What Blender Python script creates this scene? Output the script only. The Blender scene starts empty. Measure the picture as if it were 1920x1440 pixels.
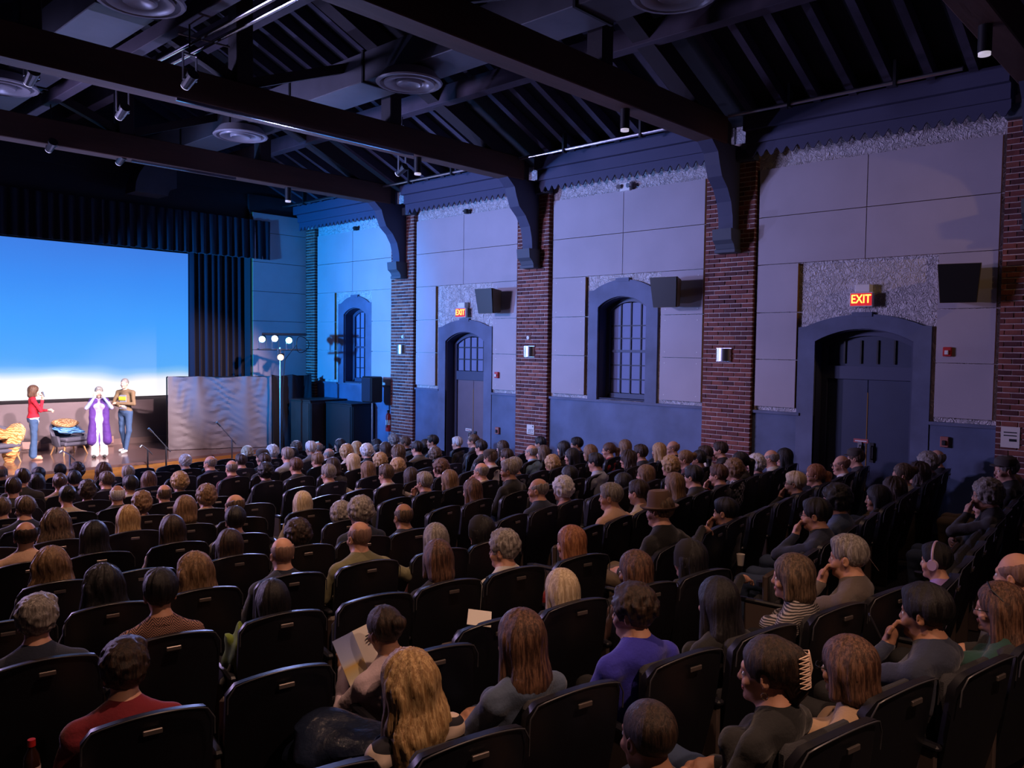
import bpy, math, random
import numpy as np
from mathutils import Vector, Matrix, Euler
from mathutils.geometry import tessellate_polygon
PI = math.pi; R = math.radians
SC = bpy.context.scene; COL = SC.collection
RNG = random.Random(7)
# ------------------------------------------------------------------ camera, world, exposure, lights
cd = bpy.data.cameras.new('camera'); cam = bpy.data.objects.new('camera', cd); COL.objects.link(cam)
cd.sensor_fit = 'HORIZONTAL'; cd.sensor_width = 36.0; cd.lens = 1511.6/1920*36.0; cd.clip_start = 0.05; cd.clip_end = 200
def camera_matrix(yaw, pitch, roll):
    f = Vector((math.sin(yaw)*math.cos(pitch), math.cos(yaw)*math.cos(pitch), math.sin(pitch)))
    r = Vector((math.cos(yaw), -math.sin(yaw), 0)); u = r.cross(f)
    c, s = math.cos(roll), math.sin(roll)
    r2 = c*r+s*u; u2 = -s*r+c*u
    return Matrix((r2, u2, -f)).transposed()
cam.matrix_world = camera_matrix(R(46.96381976), R(-2.61642635), R(0.69745292)).to_4x4()
SC.camera = cam
SC.view_settings.view_transform = 'Standard'; SC.view_settings.look = 'None'
SC.view_settings.exposure = 0.0; SC.view_settings.gamma = 1.0; SC.view_settings.use_curve_mapping = False
w = bpy.data.worlds.new('world'); SC.world = w; w.use_nodes = True
w.node_tree.nodes['Background'].inputs[0].default_value = (.02, .03, .08, 1); w.node_tree.nodes['Background'].inputs[1].default_value = .05
SC.cycles.max_bounces = 5; SC.cycles.diffuse_bounces = 3; SC.cycles.glossy_bounces = 3
SC.cycles.sample_clamp_indirect = 4.0
try:
    SC.cycles.use_denoising = True; SC.cycles.denoiser = 'OPENIMAGEDENOISE'
except Exception: pass

def light(name, kind, loc, target, power, col, **kw):
    d = bpy.data.lights.new(name, kind); d.energy = power; d.color = col
    for k, v in kw.items(): setattr(d, k, v)
    o = bpy.data.objects.new(name, d); COL.objects.link(o); o.location = loc
    o.rotation_euler = (Vector(target)-Vector(loc)).to_track_quat('-Z', 'Y').to_euler()
    return o
# front-of-house stage spots (hang from the trusses), white, on the speakers and the lower part of the screen
for i, (x, tx) in enumerate(((2.2, 5.4), (6.0, 6.6), (9.6, 7.4))):
    light('stage_spot', 'SPOT', (x, 11.3, 3.0), (tx, 20.1, -2.2), 6300, (1, .82, .86), spot_size=R(24), spot_blend=.5, shadow_soft_size=.12)
light('stage_spot', 'SPOT', (9.6, 11.2, 3.0), (9.3, 19.9, -1.8), 3000, (1, .68, .70), spot_size=R(32), spot_blend=.7, shadow_soft_size=.12)  # extra warm spot added to light the hung sheet and the wall behind
# blue LED trees at the sides of the stage, the far one outside the frame
light('blue_wash', 'SPOT', (1.0, 17.6, .3), (12.5, 18.0, .6), 9500, (.015, .31, 1.0), spot_size=R(44), spot_blend=.7, shadow_soft_size=.15)
light('blue_fill_wash', 'SPOT', (1.2, 17.6, .3), (12.5, 13.0, 1.0), 5600, (.15, .36, 1.0), spot_size=R(60), spot_blend=1, shadow_soft_size=.3)
# lavender fill lights added to brighten the seats, the side wall and the roof timbers
light('lavender_fill', 'AREA', (1.2, 15.0, 2.0), (12.5, 9.6, .8), 195, (.52, .47, 1.0), shape='RECTANGLE', size=1.6, size_y=.8, spread=R(85))  # area light added to tint the side wall bays
light('audience_fill', 'SPOT', (1.0, 17.7, .5), (6.0, 7.5, -1.9), 2300, (.70, .50, 1.0), spot_size=R(70), spot_blend=.9, shadow_soft_size=.25)
light('audience_fill', 'SPOT', (10.6, 17.7, .25), (5.0, 6.0, -1.7), 1100, (.40, .45, 1.0), spot_size=R(95), spot_blend=.9, shadow_soft_size=.2)
light('roof_fill', 'SPOT', (5.0, 17.75, -3.2), (6.0, 10.0, 4.2), 1150, (.40, .42, 1.0), spot_size=R(110), spot_blend=.9, shadow_soft_size=.05)  # uplight added low before the stage to brighten the roof undersides
# dimmed warm downlights over the seats
for x, y, pw in ((2.6, -.9, 480), (2.6, 2.2, 330), (2.6, 6.6, 420), (9.29, 2.2, 35), (9.29, 6.6, 190), (2.6, 11.0, 260), (9.29, 11.0, 220), (5.95, 4.4, 190), (5.95, 8.8, 280)):
    light('house_downlight', 'SPOT', (x, y, 2.97), (x+.3, y+.8, -2), pw, (1, .58, .40), spot_size=R(100), spot_blend=.9, shadow_soft_size=.06)
light('rear_house_lamp', 'SPOT', (10.9, -.9, 2.5), (12.45, 8.5, .3), 130, (1, .62, .28), spot_size=R(50), spot_blend=.9, shadow_soft_size=.06)

# ------------------------------------------------------------------ materials
MATS = {}
def nodes_of(name):
    m = bpy.data.materials.new(name); m.use_nodes = True
    nt = m.node_tree; b = nt.nodes['Principled BSDF']
    return m, nt, b
def mat(name, col, rough=.6, metal=0., bump=None, var=None, spec=.5, emit=None, coat=0., stretch=None, sheen=0.):
    if name in MATS: return MATS[name]
    m, nt, b = nodes_of(name); N = nt.nodes.new; L = nt.links.new
    b.inputs['Base Color'].default_value = (*col, 1); b.inputs['Roughness'].default_value = rough
    b.inputs['Metallic'].default_value = metal; b.inputs['Specular IOR Level'].default_value = spec
    if coat: b.inputs['Coat Weight'].default_value = coat; b.inputs['Coat Roughness'].default_value = .08
    if sheen: b.inputs['Sheen Weight'].default_value = sheen
    if emit: b.inputs['Emission Color'].default_value = (*emit[0], 1); b.inputs['Emission Strength'].default_value = emit[1]
    if bump or var:
        tc = N('ShaderNodeTexCoord'); mp = N('ShaderNodeMapping'); L(tc.outputs['Object'], mp.inputs['Vector'])
        if stretch: mp.inputs['Scale'].default_value = stretch
    if var:      # (scale, amount)
        n = N('ShaderNodeTexNoise'); n.inputs['Scale'].default_value = var[0]; n.inputs['Detail'].default_value = 6
        L(mp.outputs[0], n.inputs['Vector'])
        r = N('ShaderNodeValToRGB'); a = var[1]
        r.color_ramp.elements[0].position = .3; r.color_ramp.elements[1].position = .7
        r.color_ramp.elements[0].color = (*[c*(1-a) for c in col], 1); r.color_ramp.elements[1].color = (*[min(1, c*(1+a)) for c in col], 1)
        L(n.outputs['Fac'], r.inputs['Fac']); L(r.outputs['Color'], b.inputs['Base Color'])
    if bump:     # (scale, strength)
        n = N('ShaderNodeTexNoise'); n.inputs['Scale'].default_value = bump[0]; n.inputs['Detail'].default_value = 5
        L(mp.outputs[0], n.inputs['Vector'])
        u = N('ShaderNodeBump'); u.inputs['Strength'].default_value = bump[1]; u.inputs['Distance'].default_value = .01
        L(n.outputs['Fac'], u.inputs['Height']); L(u.outputs['Normal'], b.inputs['Normal'])
    MATS[name] = m; return m
def srgb(r, g, b):
    f = lambda c: (c/255)/12.92 if c/255 <= .04045 else ((c/255+.055)/1.055)**2.4
    return (f(r), f(g), f(b))
def hair_mat(name, col, hi):
    m, nt, b = nodes_of('hair_'+name); N = nt.nodes.new; L = nt.links.new
    tc = N('ShaderNodeTexCoord'); mp = N('ShaderNodeMapping'); mp.inputs['Scale'].default_value = (1, 1, .10)
    L(tc.outputs['Object'], mp.inputs['Vector'])
    n = N('ShaderNodeTexNoise'); n.inputs['Scale'].default_value = 95; n.inputs['Detail'].default_value = 6; n.inputs['Roughness'].default_value = .7; L(mp.outputs[0], n.inputs['Vector'])
    r = N('ShaderNodeValToRGB'); r.color_ramp.elements[0].position = .43; r.color_ramp.elements[1].position = .60
    r.color_ramp.elements[0].color = (*col, 1); r.color_ramp.elements[1].color = (*hi, 1)
    L(n.outputs['Fac'], r.inputs['Fac']); L(r.outputs['Color'], b.inputs['Base Color'])
    u = N('ShaderNodeBump'); u.inputs['Strength'].default_value = .9; u.inputs['Distance'].default_value = .008
    L(n.outputs['Fac'], u.inputs['Height']); L(u.outputs['Normal'], b.inputs['Normal'])
    b.inputs['Roughness'].default_value = .44; b.inputs['Specular IOR Level'].default_value = .45
    return m
HAIR = {k: hair_mat(n, c, h) for k, n, c, h in (
 ('k', 'black', (.005, .0045, .006), (.017, .015, .017)), ('d', 'dark_brown', (.014, .008, .006), (.065, .037, .024)),
 ('b', 'brown', (.045, .028, .018), (.19, .12, .075)), ('a', 'auburn', (.045, .020, .013), (.20, .10, .06)),
 ('l', 'light_brown', (.12, .065, .03), (.32, .19, .10)), ('y', 'blond', (.30, .17, .07), (.62, .42, .20)),
 ('p', 'pale_blond', (.48, .36, .22), (.80, .66, .46)), ('g', 'grey', (.15, .13, .12), (.42, .38, .35)),
 ('w', 'white', (.45, .43, .42), (.85, .82, .80)), ('o', 'ginger', (.19, .065, .028), (.46, .20, .09)),
 ('r', 'cropped', (.20, .11, .08), (.32, .19, .14)))}
def pattern(name, kind, c1, c2, s):
    m, nt, b = nodes_of('cloth_'+name); N = nt.nodes.new; L = nt.links.new
    tc = N('ShaderNodeTexCoord'); b.inputs['Roughness'].default_value = .85
    mx = N('ShaderNodeMix'); mx.data_type = 'RGBA'; mx.inputs[6].default_value = (*c1, 1); mx.inputs[7].default_value = (*c2, 1)
    def wave(ax, sc, dist, prof='SIN'):
        wv = N('ShaderNodeTexWave'); wv.bands_direction = ax; wv.inputs['Scale'].default_value = sc; wv.inputs['Distortion'].default_value = dist
        wv.inputs['Detail'].default_value = 1; wv.inputs['Detail Scale'].default_value = 1.2
        L(tc.outputs['Object'], wv.inputs['Vector'])
        g = N('ShaderNodeMath'); g.operation = 'GREATER_THAN'; g.inputs[1].default_value = .55; L(wv.outputs['Fac'], g.inputs[0]); return g
    if kind == 'stripe': f = wave('Z', s, 1.5)
    elif kind == 'zebra': f = wave('Z', s, 9); f.inputs[1].default_value = .68
    elif kind == 'herring':
        sx = N('ShaderNodeSeparateXYZ'); L(tc.outputs['Object'], sx.inputs[0])
        pp = N('ShaderNodeMath'); pp.operation = 'PINGPONG'; pp.inputs[1].default_value = .028; L(sx.outputs[0], pp.inputs[0])
        ad = N('ShaderNodeMath'); ad.operation = 'ADD'; L(pp.outputs[0], ad.inputs[0]); L(sx.outputs[2], ad.inputs[1])
        q = N('ShaderNodeMath'); q.operation = 'PINGPONG'; q.inputs[1].default_value = .0065; L(ad.outputs[0], q.inputs[0])
        f = N('ShaderNodeMath'); f.operation = 'GREATER_THAN'; f.inputs[1].default_value = .00325; L(q.outputs[0], f.inputs[0])
    else:
        ck = N('ShaderNodeTexChecker'); ck.inputs['Scale'].default_value = s; L(tc.outputs['Object'], ck.inputs['Vector'])
        f = N('ShaderNodeMath'); f.operation = 'ADD'; f.inputs[1].default_value = 0; L(ck.outputs['Fac'], f.inputs[0])
    L(f.outputs[0], mx.inputs[0]); L(mx.outputs[2], b.inputs['Base Color'])
    return m
TOPC = dict(navy=(.02, .028, .06), black=(.010, .010, .012), char=(.035, .033, .036), white=(.62, .60, .58), cream=(.60, .50, .38), grey=(.12, .115, .115),
 olive=(.20, .19, .10), red=(.32, .015, .02), blue=(.03, .08, .3), denim=(.07, .10, .17), lilac=(.36, .24, .62), pink=(.62, .48, .54), salmon=(.45, .24, .20),
 orange=(.42, .18, .07), teal=(.02, .12, .15), tan=(.35, .23, .14), maroon=(.10, .02, .03), beige=(.38, .32, .24), burg=(.22, .012, .025), skyblue=(.22, .38, .55),
 pale=(.38, .42, .52), peach=(.60, .38, .27), gold=(.4, .24, .06), purple=(.12, .05, .12), brown=(.07, .03, .025), royal=(.03, .03, .42), slate=(.05, .08, .16),
 taupe=(.12, .095, .085), green=(.015, .06, .05))
TOPW = dict(char='charcoal', burg='burgundy red', skyblue='sky blue', pale='pale blue-grey', slate='slate blue', royal='royal blue', green='dark green', peach='peach coloured',
 gold='gold patterned', check='black and white checked', plaid='dark coat and plaid scarf', stripe='dark and white striped', zebra='black and white patterned', herring='rust herringbone')
CLOTH = {k: mat('cloth_'+k, c, .88, bump=(70, .25), var=(5, .18), sheen=.2) for k, c in TOPC.items()}
CLOTH['zebra'] = pattern('zebra', 'zebra', (.62, .50, .42), (.012, .012, .02), 3.2)
CLOTH['stripe'] = pattern('stripe', 'stripe', (.03, .028, .03), (.36, .32, .31), 24)
CLOTH['herring'] = pattern('herring', 'herring', (.35, .18, .13), (.035, .012, .014), 1)
CLOTH['check'] = pattern('check', 'check', (.45, .44, .42), (.012, .012, .014), 26)
CLOTH['plaid'] = mat('cloth_coat', (.018, .017, .02), .85, bump=(60, .3))
SKIN = [mat('skin_%d' % i, c, .55, var=(9, .10), spec=.4) for i, c in enumerate(((.62, .33, .23), (.52, .27, .18), (.36, .18, .11)))]
TROUS = [mat('trousers_'+n, c, .85, bump=(60, .2)) for n, c in (('denim', (.03, .05, .11)), ('black', (.012, .012, .014)), ('khaki', (.16, .12, .08)), ('grey', (.05, .05, .055)))]
SHOE = mat('shoe_leather', (.02, .018, .017), .45)
EYE = mat('eye_white', (.7, .68, .65), .25); IRIS = mat('iris', (.02, .015, .01), .2); LIP = mat('lip', (.42, .14, .12), .5)

M_DARK = mat('dark_timber', srgb(38, 26, 24), .75, bump=(14, .5), var=(3, .3), stretch=(.15, 1, 1))
M_CEIL = mat('roof_black', (.012, .013, .018), .9)
M_BLUEPAINT = mat('blue_grey_paint', srgb(92, 100, 128), .7, bump=(9, .35), var=(2.2, .22))
M_DADO = mat('blue_grey_plaster', srgb(84, 96, 128), .62, bump=(5, .5), var=(1.6, .3))
M_STUCCO = mat('troweled_stucco', srgb(208, 202, 206), .85)
def stucco():
    m = MATS['troweled_stucco']; nt = m.node_tree; N = nt.nodes.new; L = nt.links.new; b = nt.nodes['Principled BSDF']
    tc = N('ShaderNodeTexCoord'); n0 = N('ShaderNodeTexNoise'); n0.inputs['Scale'].default_value = 6; L(tc.outputs['Object'], n0.inputs['Vector'])
    va = N('ShaderNodeVectorMath'); va.operation = 'SCALE'; va.inputs[3].default_value = .35; L(n0.outputs['Color'], va.inputs[0])
    vb = N('ShaderNodeVectorMath'); vb.operation = 'ADD'; L(tc.outputs['Object'], vb.inputs[0]); L(va.outputs[0], vb.inputs[1])
    v = N('ShaderNodeTexNoise'); v.inputs['Scale'].default_value = 10; v.inputs['Detail'].default_value = 2; v.inputs['Distortion'].default_value = 2.5; L(vb.outputs[0], v.inputs['Vector'])
    u = N('ShaderNodeBump'); u.inputs['Strength'].default_value = 1; u.inputs['Distance'].default_value = .06
    L(v.outputs['Fac'], u.inputs['Height']); L(u.outputs['Normal'], b.inputs['Normal'])
stucco()
M_PANEL = mat('fabric_panel', srgb(176, 168, 176), .9, bump=(300, .08), var=(1.3, .06))
M_OCHRE = mat('ochre_panel_edge', srgb(150, 108, 48), .8)
M_MORTAR = mat('mortar', srgb(196, 178, 172), .95, bump=(60, .5), var=(4, .2))
M_BRICK = [mat('brick_red_%d' % i, srgb(*c), .88, bump=(45, .5), var=(7, .25)) for i, c in enumerate(((122, 66, 58), (104, 56, 52), (136, 78, 66), (88, 48, 48)))]
M_BLACK = mat('black_plastic', (.008, .008, .011), .5)
M_SHELL = mat('seat_shell_plastic', (.009, .009, .014), .42, bump=(240, .06))
M_PAD = mat('seat_fabric', (.030, .030, .036), .9, bump=(160, .3))
M_PANW = mat('seat_pan_plastic', srgb(84, 72, 68), .55)
M_STEEL = mat('brushed_steel', (.55, .55, .58), .28, 1.0)
M_CHROME = mat('chrome', (.7, .7, .72), .15, 1.0)
M_PLATE = mat('number_plate_metal', (.20, .17, .16), .35, .6)
M_VELVET = mat('navy_velvet', (.008, .010, .026), .95, bump=(90, .2), sheen=.12)
M_CARPET = mat('dark_carpet', (.02, .018, .02), .98, bump=(220, .6), var=(40, .3))
M_STAGE = mat('stage_boards', srgb(104, 78, 76), .22, var=(3, .25), spec=.6, stretch=(.3, 3, 1), coat=.5)
M_OAK = mat('oak_apron', srgb(150, 98, 44), .5, var=(3, .3), stretch=(.4, .4, 6))
M_DUCT = mat('duct_metal', (.10, .10, .12), .5, .3, var=(2, .15))
M_RED = mat('red_plastic', (.5, .02, .02), .4)
M_WHITE = mat('white_paint', (.75, .74, .74), .5)
M_PAPER = mat('paper', (.75, .70, .64), .8)
M_GREYWALL = mat('grey_screen_wall', srgb(112, 96, 100), .8, var=(1.5, .1))
M_WOODBOX = mat('brown_cabinet', srgb(72, 48, 44), .45, var=(3, .2))
# ------------------------------------------------------------------ mesh helpers
class MB:
    def __init__(s): s.v = []; s.f = []; s.m = []; s.cur = 0
    def add(s, vs, fs, M=None):
        n = len(s.v)
        s.v += [tuple(M @ Vector(v)) if M else tuple(v) for v in vs]
        s.f += [tuple(i+n for i in f) for f in fs]; s.m += [s.cur]*len(fs); return s
    def box(s, a, b, M=None):
        x0, y0, z0 = a; x1, y1, z1 = b
        return s.add([(x0,y0,z0),(x1,y0,z0),(x1,y1,z0),(x0,y1,z0),(x0,y0,z1),(x1,y0,z1),(x1,y1,z1),(x0,y1,z1)],
                     [(0,3,2,1),(4,5,6,7),(0,1,5,4),(1,2,6,5),(2,3,7,6),(3,0,4,7)], M)
    def bbox(s, a, b, c=.01, M=None):     # box with chamfered vertical+horizontal edges
        a = Vector(a); b = Vector(b); vs = []; idx = {}
        for sx in (0, 1):
            for sy in (0, 1):
                for sz in (0, 1):
                    p = Vector((b.x if sx else a.x, b.y if sy else a.y, b.z if sz else a.z)); q = Vector((1-2*sx, 1-2*sy, 1-2*sz))*c
                    for k in range(3):
                        r = p.copy()
                        for j in range(3):
                            if j != k: r[j] += q[j]
                        idx[(sx, sy, sz, k)] = len(vs); vs.append(r)
        fs = []
        for k in range(3):
            for t in (0, 1):
                o = [j for j in range(3) if j != k]; ring = []
                for (u, v) in ((0,0),(1,0),(1,1),(0,1)):
                    key = [0,0,0]; key[k] = t; key[o[0]] = u; key[o[1]] = v; ring.append(idx[(*key, k)])
                fs.append(tuple(ring))
        for k in range(3):           # edges along axis k
            o = [j for j in range(3) if j != k]
            for (u, v) in ((0,0),(1,0),(1,1),(0,1)):
                k0 = [0,0,0]; k1 = [0,0,0]; k1[k] = 1
                for kk in (k0, k1): kk[o[0]] = u; kk[o[1]] = v
                fs.append((idx[(*k0, o[0])], idx[(*k1, o[0])], idx[(*k1, o[1])], idx[(*k0, o[1])]))
        for sx in (0, 1):
            for sy in (0, 1):
                for sz in (0, 1): fs.append(tuple(idx[(sx, sy, sz, k)] for k in range(3)))
        # face orientation fixed at build
        return s.add(vs, fs, M)
    def cyl(s, p, q, r, r2=None, n=14, caps=True):
        p = Vector(p); q = Vector(q); r2 = r if r2 is None else r2; d = (q-p).normalized()
        u = d.orthogonal().normalized(); w_ = d.cross(u); vs = []
        for c, rr in ((p, r), (q, r2)):
            for i in range(n):
                a = 2*PI*i/n; vs.append(c+u*math.cos(a)*rr+w_*math.sin(a)*rr)
        fs = [(i, (i+1) % n, n+(i+1) % n, n+i) for i in range(n)]
        if caps: fs += [tuple(range(n-1, -1, -1)), tuple(range(n, 2*n))]
        return s.add(vs, fs)
    def tube(s, pts, r, n=8):
        pts = [Vector(p) for p in pts]; vs = []; m = len(pts); u = None
        for i, p in enumerate(pts):
            d = (pts[min(i+1, m-1)]-pts[max(i-1, 0)]).normalized()
            u = d.orthogonal().normalized() if u is None else (u-d*u.dot(d)).normalized()
            w_ = d.cross(u); rr = r[i] if isinstance(r, (list, tuple)) else r
            for k in range(n):
                a = 2*PI*k/n; vs.append(p+u*math.cos(a)*rr+w_*math.sin(a)*rr)
        fs = [(i*n+k, i*n+(k+1) % n, (i+1)*n+(k+1) % n, (i+1)*n+k) for i in range(m-1) for k in range(n)]
        fs += [tuple(range(n-1, -1, -1)), tuple(range((m-1)*n, m*n))]
        return s.add(vs, fs)
    def lathe(s, prof, M=None, n=24):
        vs = []; m = len(prof)
        for r, z in prof:
            for k in range(n): a = 2*PI*k/n; vs.append((r*math.cos(a), r*math.sin(a), z))
        fs = [(i*n+k, i*n+(k+1) % n, (i+1)*n+(k+1) % n, (i+1)*n+k) for i in range(m-1) for k in range(n)]
        return s.add(vs, fs, M)
    def poly(s, outer, holes=(), t=.1, plane=None):
        """outline (u,v) extruded by t; plane(u,v,w) -> xyz"""
        plane = plane or (lambda u, v, w_: (w_, u, v)); loops = [list(outer)]+[list(h) for h in holes]
        flat = [p for l in loops for p in l]; n = len(flat)
        tris = tessellate_polygon([[Vector((a, b, 0)) for a, b in l] for l in loops])
        vs = [plane(a, b, 0) for a, b in flat]+[plane(a, b, t) for a, b in flat]
        fs = []
        for a, b, c in tris:
            A, B_, C_ = flat[a], flat[b], flat[c]
            if (B_[0]-A[0])*(C_[1]-A[1])-(B_[1]-A[1])*(C_[0]-A[0]) < 0: a, b, c = a, c, b
            fs += [(a, c, b), (a+n, b+n, c+n)]
        o = 0
        for l in loops:
            k = len(l); fs += [(o+i, o+(i+1) % k, n+o+(i+1) % k, n+o+i) for i in range(k)]; o += k
        return s.add(vs, fs)
    def mesh(s, name, mats, smooth=False):
        me = bpy.data.meshes.new(name); me.from_pydata(s.v, [], s.f)
        for m in (mats if isinstance(mats, (list, tuple)) else [mats]): me.materials.append(m)
        if any(s.m): me.polygons.foreach_set('material_index', s.m)
        import bmesh
        bm = bmesh.new(); bm.from_mesh(me); bmesh.ops.recalc_face_normals(bm, faces=bm.faces); bm.to_mesh(me); bm.free()
        if smooth:
            me.polygons.foreach_set('use_smooth', [True]*len(me.polygons))
            try: me.set_sharp_from_angle(angle=R(40))
            except Exception: pass
        me.update(); return me
def obj(name, me, mats=None, parent=None, loc=None, rz=None, smooth=False, label=None, cat=None, group=None, kind=None):
    if isinstance(me, MB): me = me.mesh(name, mats, smooth)
    o = bpy.data.objects.new(name, me); COL.objects.link(o)
    if parent: o.parent = parent
    if loc is not None: o.location = loc
    if rz is not None: o.rotation_euler = (0, 0, rz)
    tag(o, label, cat, group, kind); return o
def tag(o, label=None, cat=None, group=None, kind=None):
    if label: o['label'] = label
    if cat: o['category'] = cat
    if group: o['group'] = group
    if kind: o['kind'] = kind
    return o
def empty(name, loc=(0, 0, 0), rz=0, label=None, cat=None, group=None, kind=None):
    o = bpy.data.objects.new(name, None); COL.objects.link(o); o.location = loc; o.rotation_euler = (0, 0, rz)
    return tag(o, label, cat, group, kind)
def copy_tree(o, parent=None):
    c = o.copy(); COL.objects.link(c); c.parent = parent
    for ch in list(o.children): copy_tree(ch, c)
    return c
def floor_z(y): return -2.38-.06*y
WX = 12.5                       # plane of the side wall
def arc(y0, y1, zs, za, n=14):  # segmental arch from (y0,zs) over apex za to (y1,zs)
    c = (y0+y1)/2; h = (y1-y0)/2; s_ = za-zs; r = (h*h+s_*s_)/(2*s_); cz = za-r; a = math.asin(h/r)
    return [(c+r*math.sin(-a+2*a*i/n), cz+r*math.cos(-a+2*a*i/n)) for i in range(n+1)]

# ------------------------------------------------------------------ room shell
BAYS = {1: (15.63, 18.93), 2: (11.46, 14.79), 3: (7.08, 10.60), 4: (2.63, 6.18)}
OPEN = {1: ('w', 16.75, 17.69, .80, .97), 3: ('w', 8.30, 9.40, .78, .98), 2: ('d', 12.48, 13.73, .12, .33), 4: ('d', 3.72, 5.16, .15, .34)}
FLOOR_PTS = [(-.6, -1.6), (12.95, -1.6), (12.95, 22.2), (-.6, 22.2)]
fl = MB(); fl.add([(x, y, floor_z(y)) for x, y in FLOOR_PTS]+[(x, y, floor_z(y)-.2) for x, y in FLOOR_PTS],
                  [(0,1,2,3),(7,6,5,4),(0,4,5,1),(1,5,6,2),(2,6,7,3),(3,7,4,0)])
obj('floor', fl, M_CARPET, kind='structure')
PL = lambda u, v, w_: (WX+w_, u, v)
wall = MB()
for b, (y0, y1) in BAYS.items():
    k, a0, a1, zs, za = OPEN[b]; zb = floor_z(y1)-.1
    ya, yb = y0-.43, y1+.43
    if k == 'w':
        wall.poly([(ya, zb), (yb, zb), (yb, 3.8), (ya, 3.8)], [[(a0, -.97), (a0, zs)]+arc(a0, a1, zs, za)[1:-1]+[(a1, zs), (a1, -.97)]], .4, PL)
    else:
        ar = arc(a0, a1, zs, za)
        wall.poly([(ya, zb), (a0, zb)]+ar+[(a1, zb), (yb, zb), (yb, 3.8), (ya, 3.8)], [], .4, PL)
wall.box((WX, -1.6, -2.9), (WX+.4, 2.2, 3.8)); wall.box((WX, 19.3, -3.6), (WX+.4, 22.2, 3.8))
wall_right = obj('wall_right', wall, M_STUCCO, kind='structure')
obj('wall_left', MB().box((-.9, -1.6, -3.7), (-.6, 22.2, 3.9)), M_DARK, kind='structure')
obj('wall_back', MB().box((-.9, -1.9, -2.6), (12.95, -1.6, 7)), M_DARK, kind='structure')
obj('wall_outer', MB().box((13.1, 2, -3.6), (13.2, 19.5, 1.6)), M_CEIL, kind='structure')
# stage end wall: pier of panels at the corner, header and gable over the opening
fw = MB(); fw.box((10.75, 19.42, -2.65), (12.5, 19.8, 3.45)); fw.box((10.75, 19.45, 3.45), (12.5, 19.8, 3.9)); fw.box((-.6, 19.55, 2.75), (10.75, 19.8, 3.9)); fw.box((-.6, 19.42, -2.65), (1.15, 19.8, 3.9))
fw.poly([(-.9, 3.9), (12.9, 3.9), (5.95, 7.0)], [], .3, lambda u, v, w_: (u, 19.5+w_, v))
wall_stage = obj('wall_stage', fw, mat('stage_wall_paint', srgb(40, 38, 48), .8), kind='structure')
bw = MB(); bw.box((-.6, 21.75, -2.65), (12.5, 22.0, 3.9))
obj('wall_stage_back', bw, M_GREYWALL, kind='structure')
tr = MB(); tr.box((1.2, 21.70, -2.65), (10.9, 21.75, -2.50)); obj('trim_1', tr, mat('stage_skirting', srgb(140, 112, 108), .6), kind='structure')
# dado (plaster below the ledge) and its ledge, one run per bay
for b, (y0, y1) in BAYS.items():
    k, a0, a1, zs, za = OPEN[b]; d = MB(); L_ = MB()
    runs = [(y0, y1)] if k == 'w' else [(y0, a0-.0), (a1+.0, y1)]
    for u0, u1 in runs:
        d.poly([(u0, floor_z(u0)), (u1, floor_z(u1)), (u1, -1.02), (u0, -1.02)], [], .035, lambda u, v, w_: (WX-.035+w_, u, v))
    o = obj('dado', d, M_DADO, wall_right)
    runs2 = [(y0, y1)] if k == 'w' else [(y0, OPEN[b][1]-.22), (a1+.22, y1)]
    for u0, u1 in runs2: L_.box((WX-.07, u0, -1.03), (WX, u1, -.985))
    obj('dado_ledge', L_, M_BLUEPAINT, wall_right)
d = MB(); d.box((WX-.035, -1.6, -2.6), (WX, 1.75, -1.02)); obj('dado', d, M_DADO, wall_right)
# arched surrounds in blue paint with a small keystone block
SUR = {1: (16.50, 17.93, 1.08, 1.27), 3: (8.05, 9.62, 1.10, 1.29), 2: (12.24, 13.97, .44, .60), 4: (3.48, 5.43, .37, .56)}
for b, (s0, s1, zs, za) in SUR.items():
    k, a0, a1, zi, zai = OPEN[b]; sh = .12
    top = arc(s0+sh, s1-sh, zs+.01, za); kc = (s0+s1)/2
    outer = [(s0, zs)]+top+[(s1, zs)]
    zb = -.985 if k == 'w' else -1.02
    pts = [(s0, zb)]+outer+[(s1, zb)]
    inner = [(a1, zb)]+list(reversed(arc(a0, a1, zi, zai)))+[(a0, zb)]
    m = MB(); m.poly(pts+inner, [], .05, lambda u, v, w_: (WX-.05+w_, u, v))
    m.box((WX-.065, kc-.15, za-.04), (WX, kc+.15, za+.03))
    obj('arched_surround', m, M_BLUEPAINT, wall_right)
    if k == 'd':      # jambs carry on to the floor
        j = MB()
        for u0, u1 in ((s0, a0), (a1, s1)): j.poly([(u0, floor_z(u0)), (u1, floor_z(u1)), (u1, -1.02), (u0, -1.02)], [], .05, lambda u, v, w_: (WX-.05+w_, u, v))
        obj('door_jamb', j, M_BLUEPAINT, wall_right)
# painted reveals lining each opening
M_REV = mat('dark_reveal_paint', srgb(58, 62, 88), .7, bump=(8, .2))
def reveal(b):
    k, a0, a1, zi, zai = OPEN[b]; zb = -.97 if k == 'w' else floor_z(a1); n = MB(); t = .015
    ar = arc(a0, a1, zi, zai); n.box((WX, a0, zb), (WX+.4, a0+t, zi)); n.box((WX, a1-t, zb), (WX+.4, a1, zi))
    ar2 = arc(a0+t, a1-t, zi-t, zai-t)
    n.poly(ar+list(reversed(ar2)), [], .4, PL)
    if k == 'w': n.box((WX, a0, zb-.01), (WX+.4, a1, zb+.02))
    return n
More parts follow.
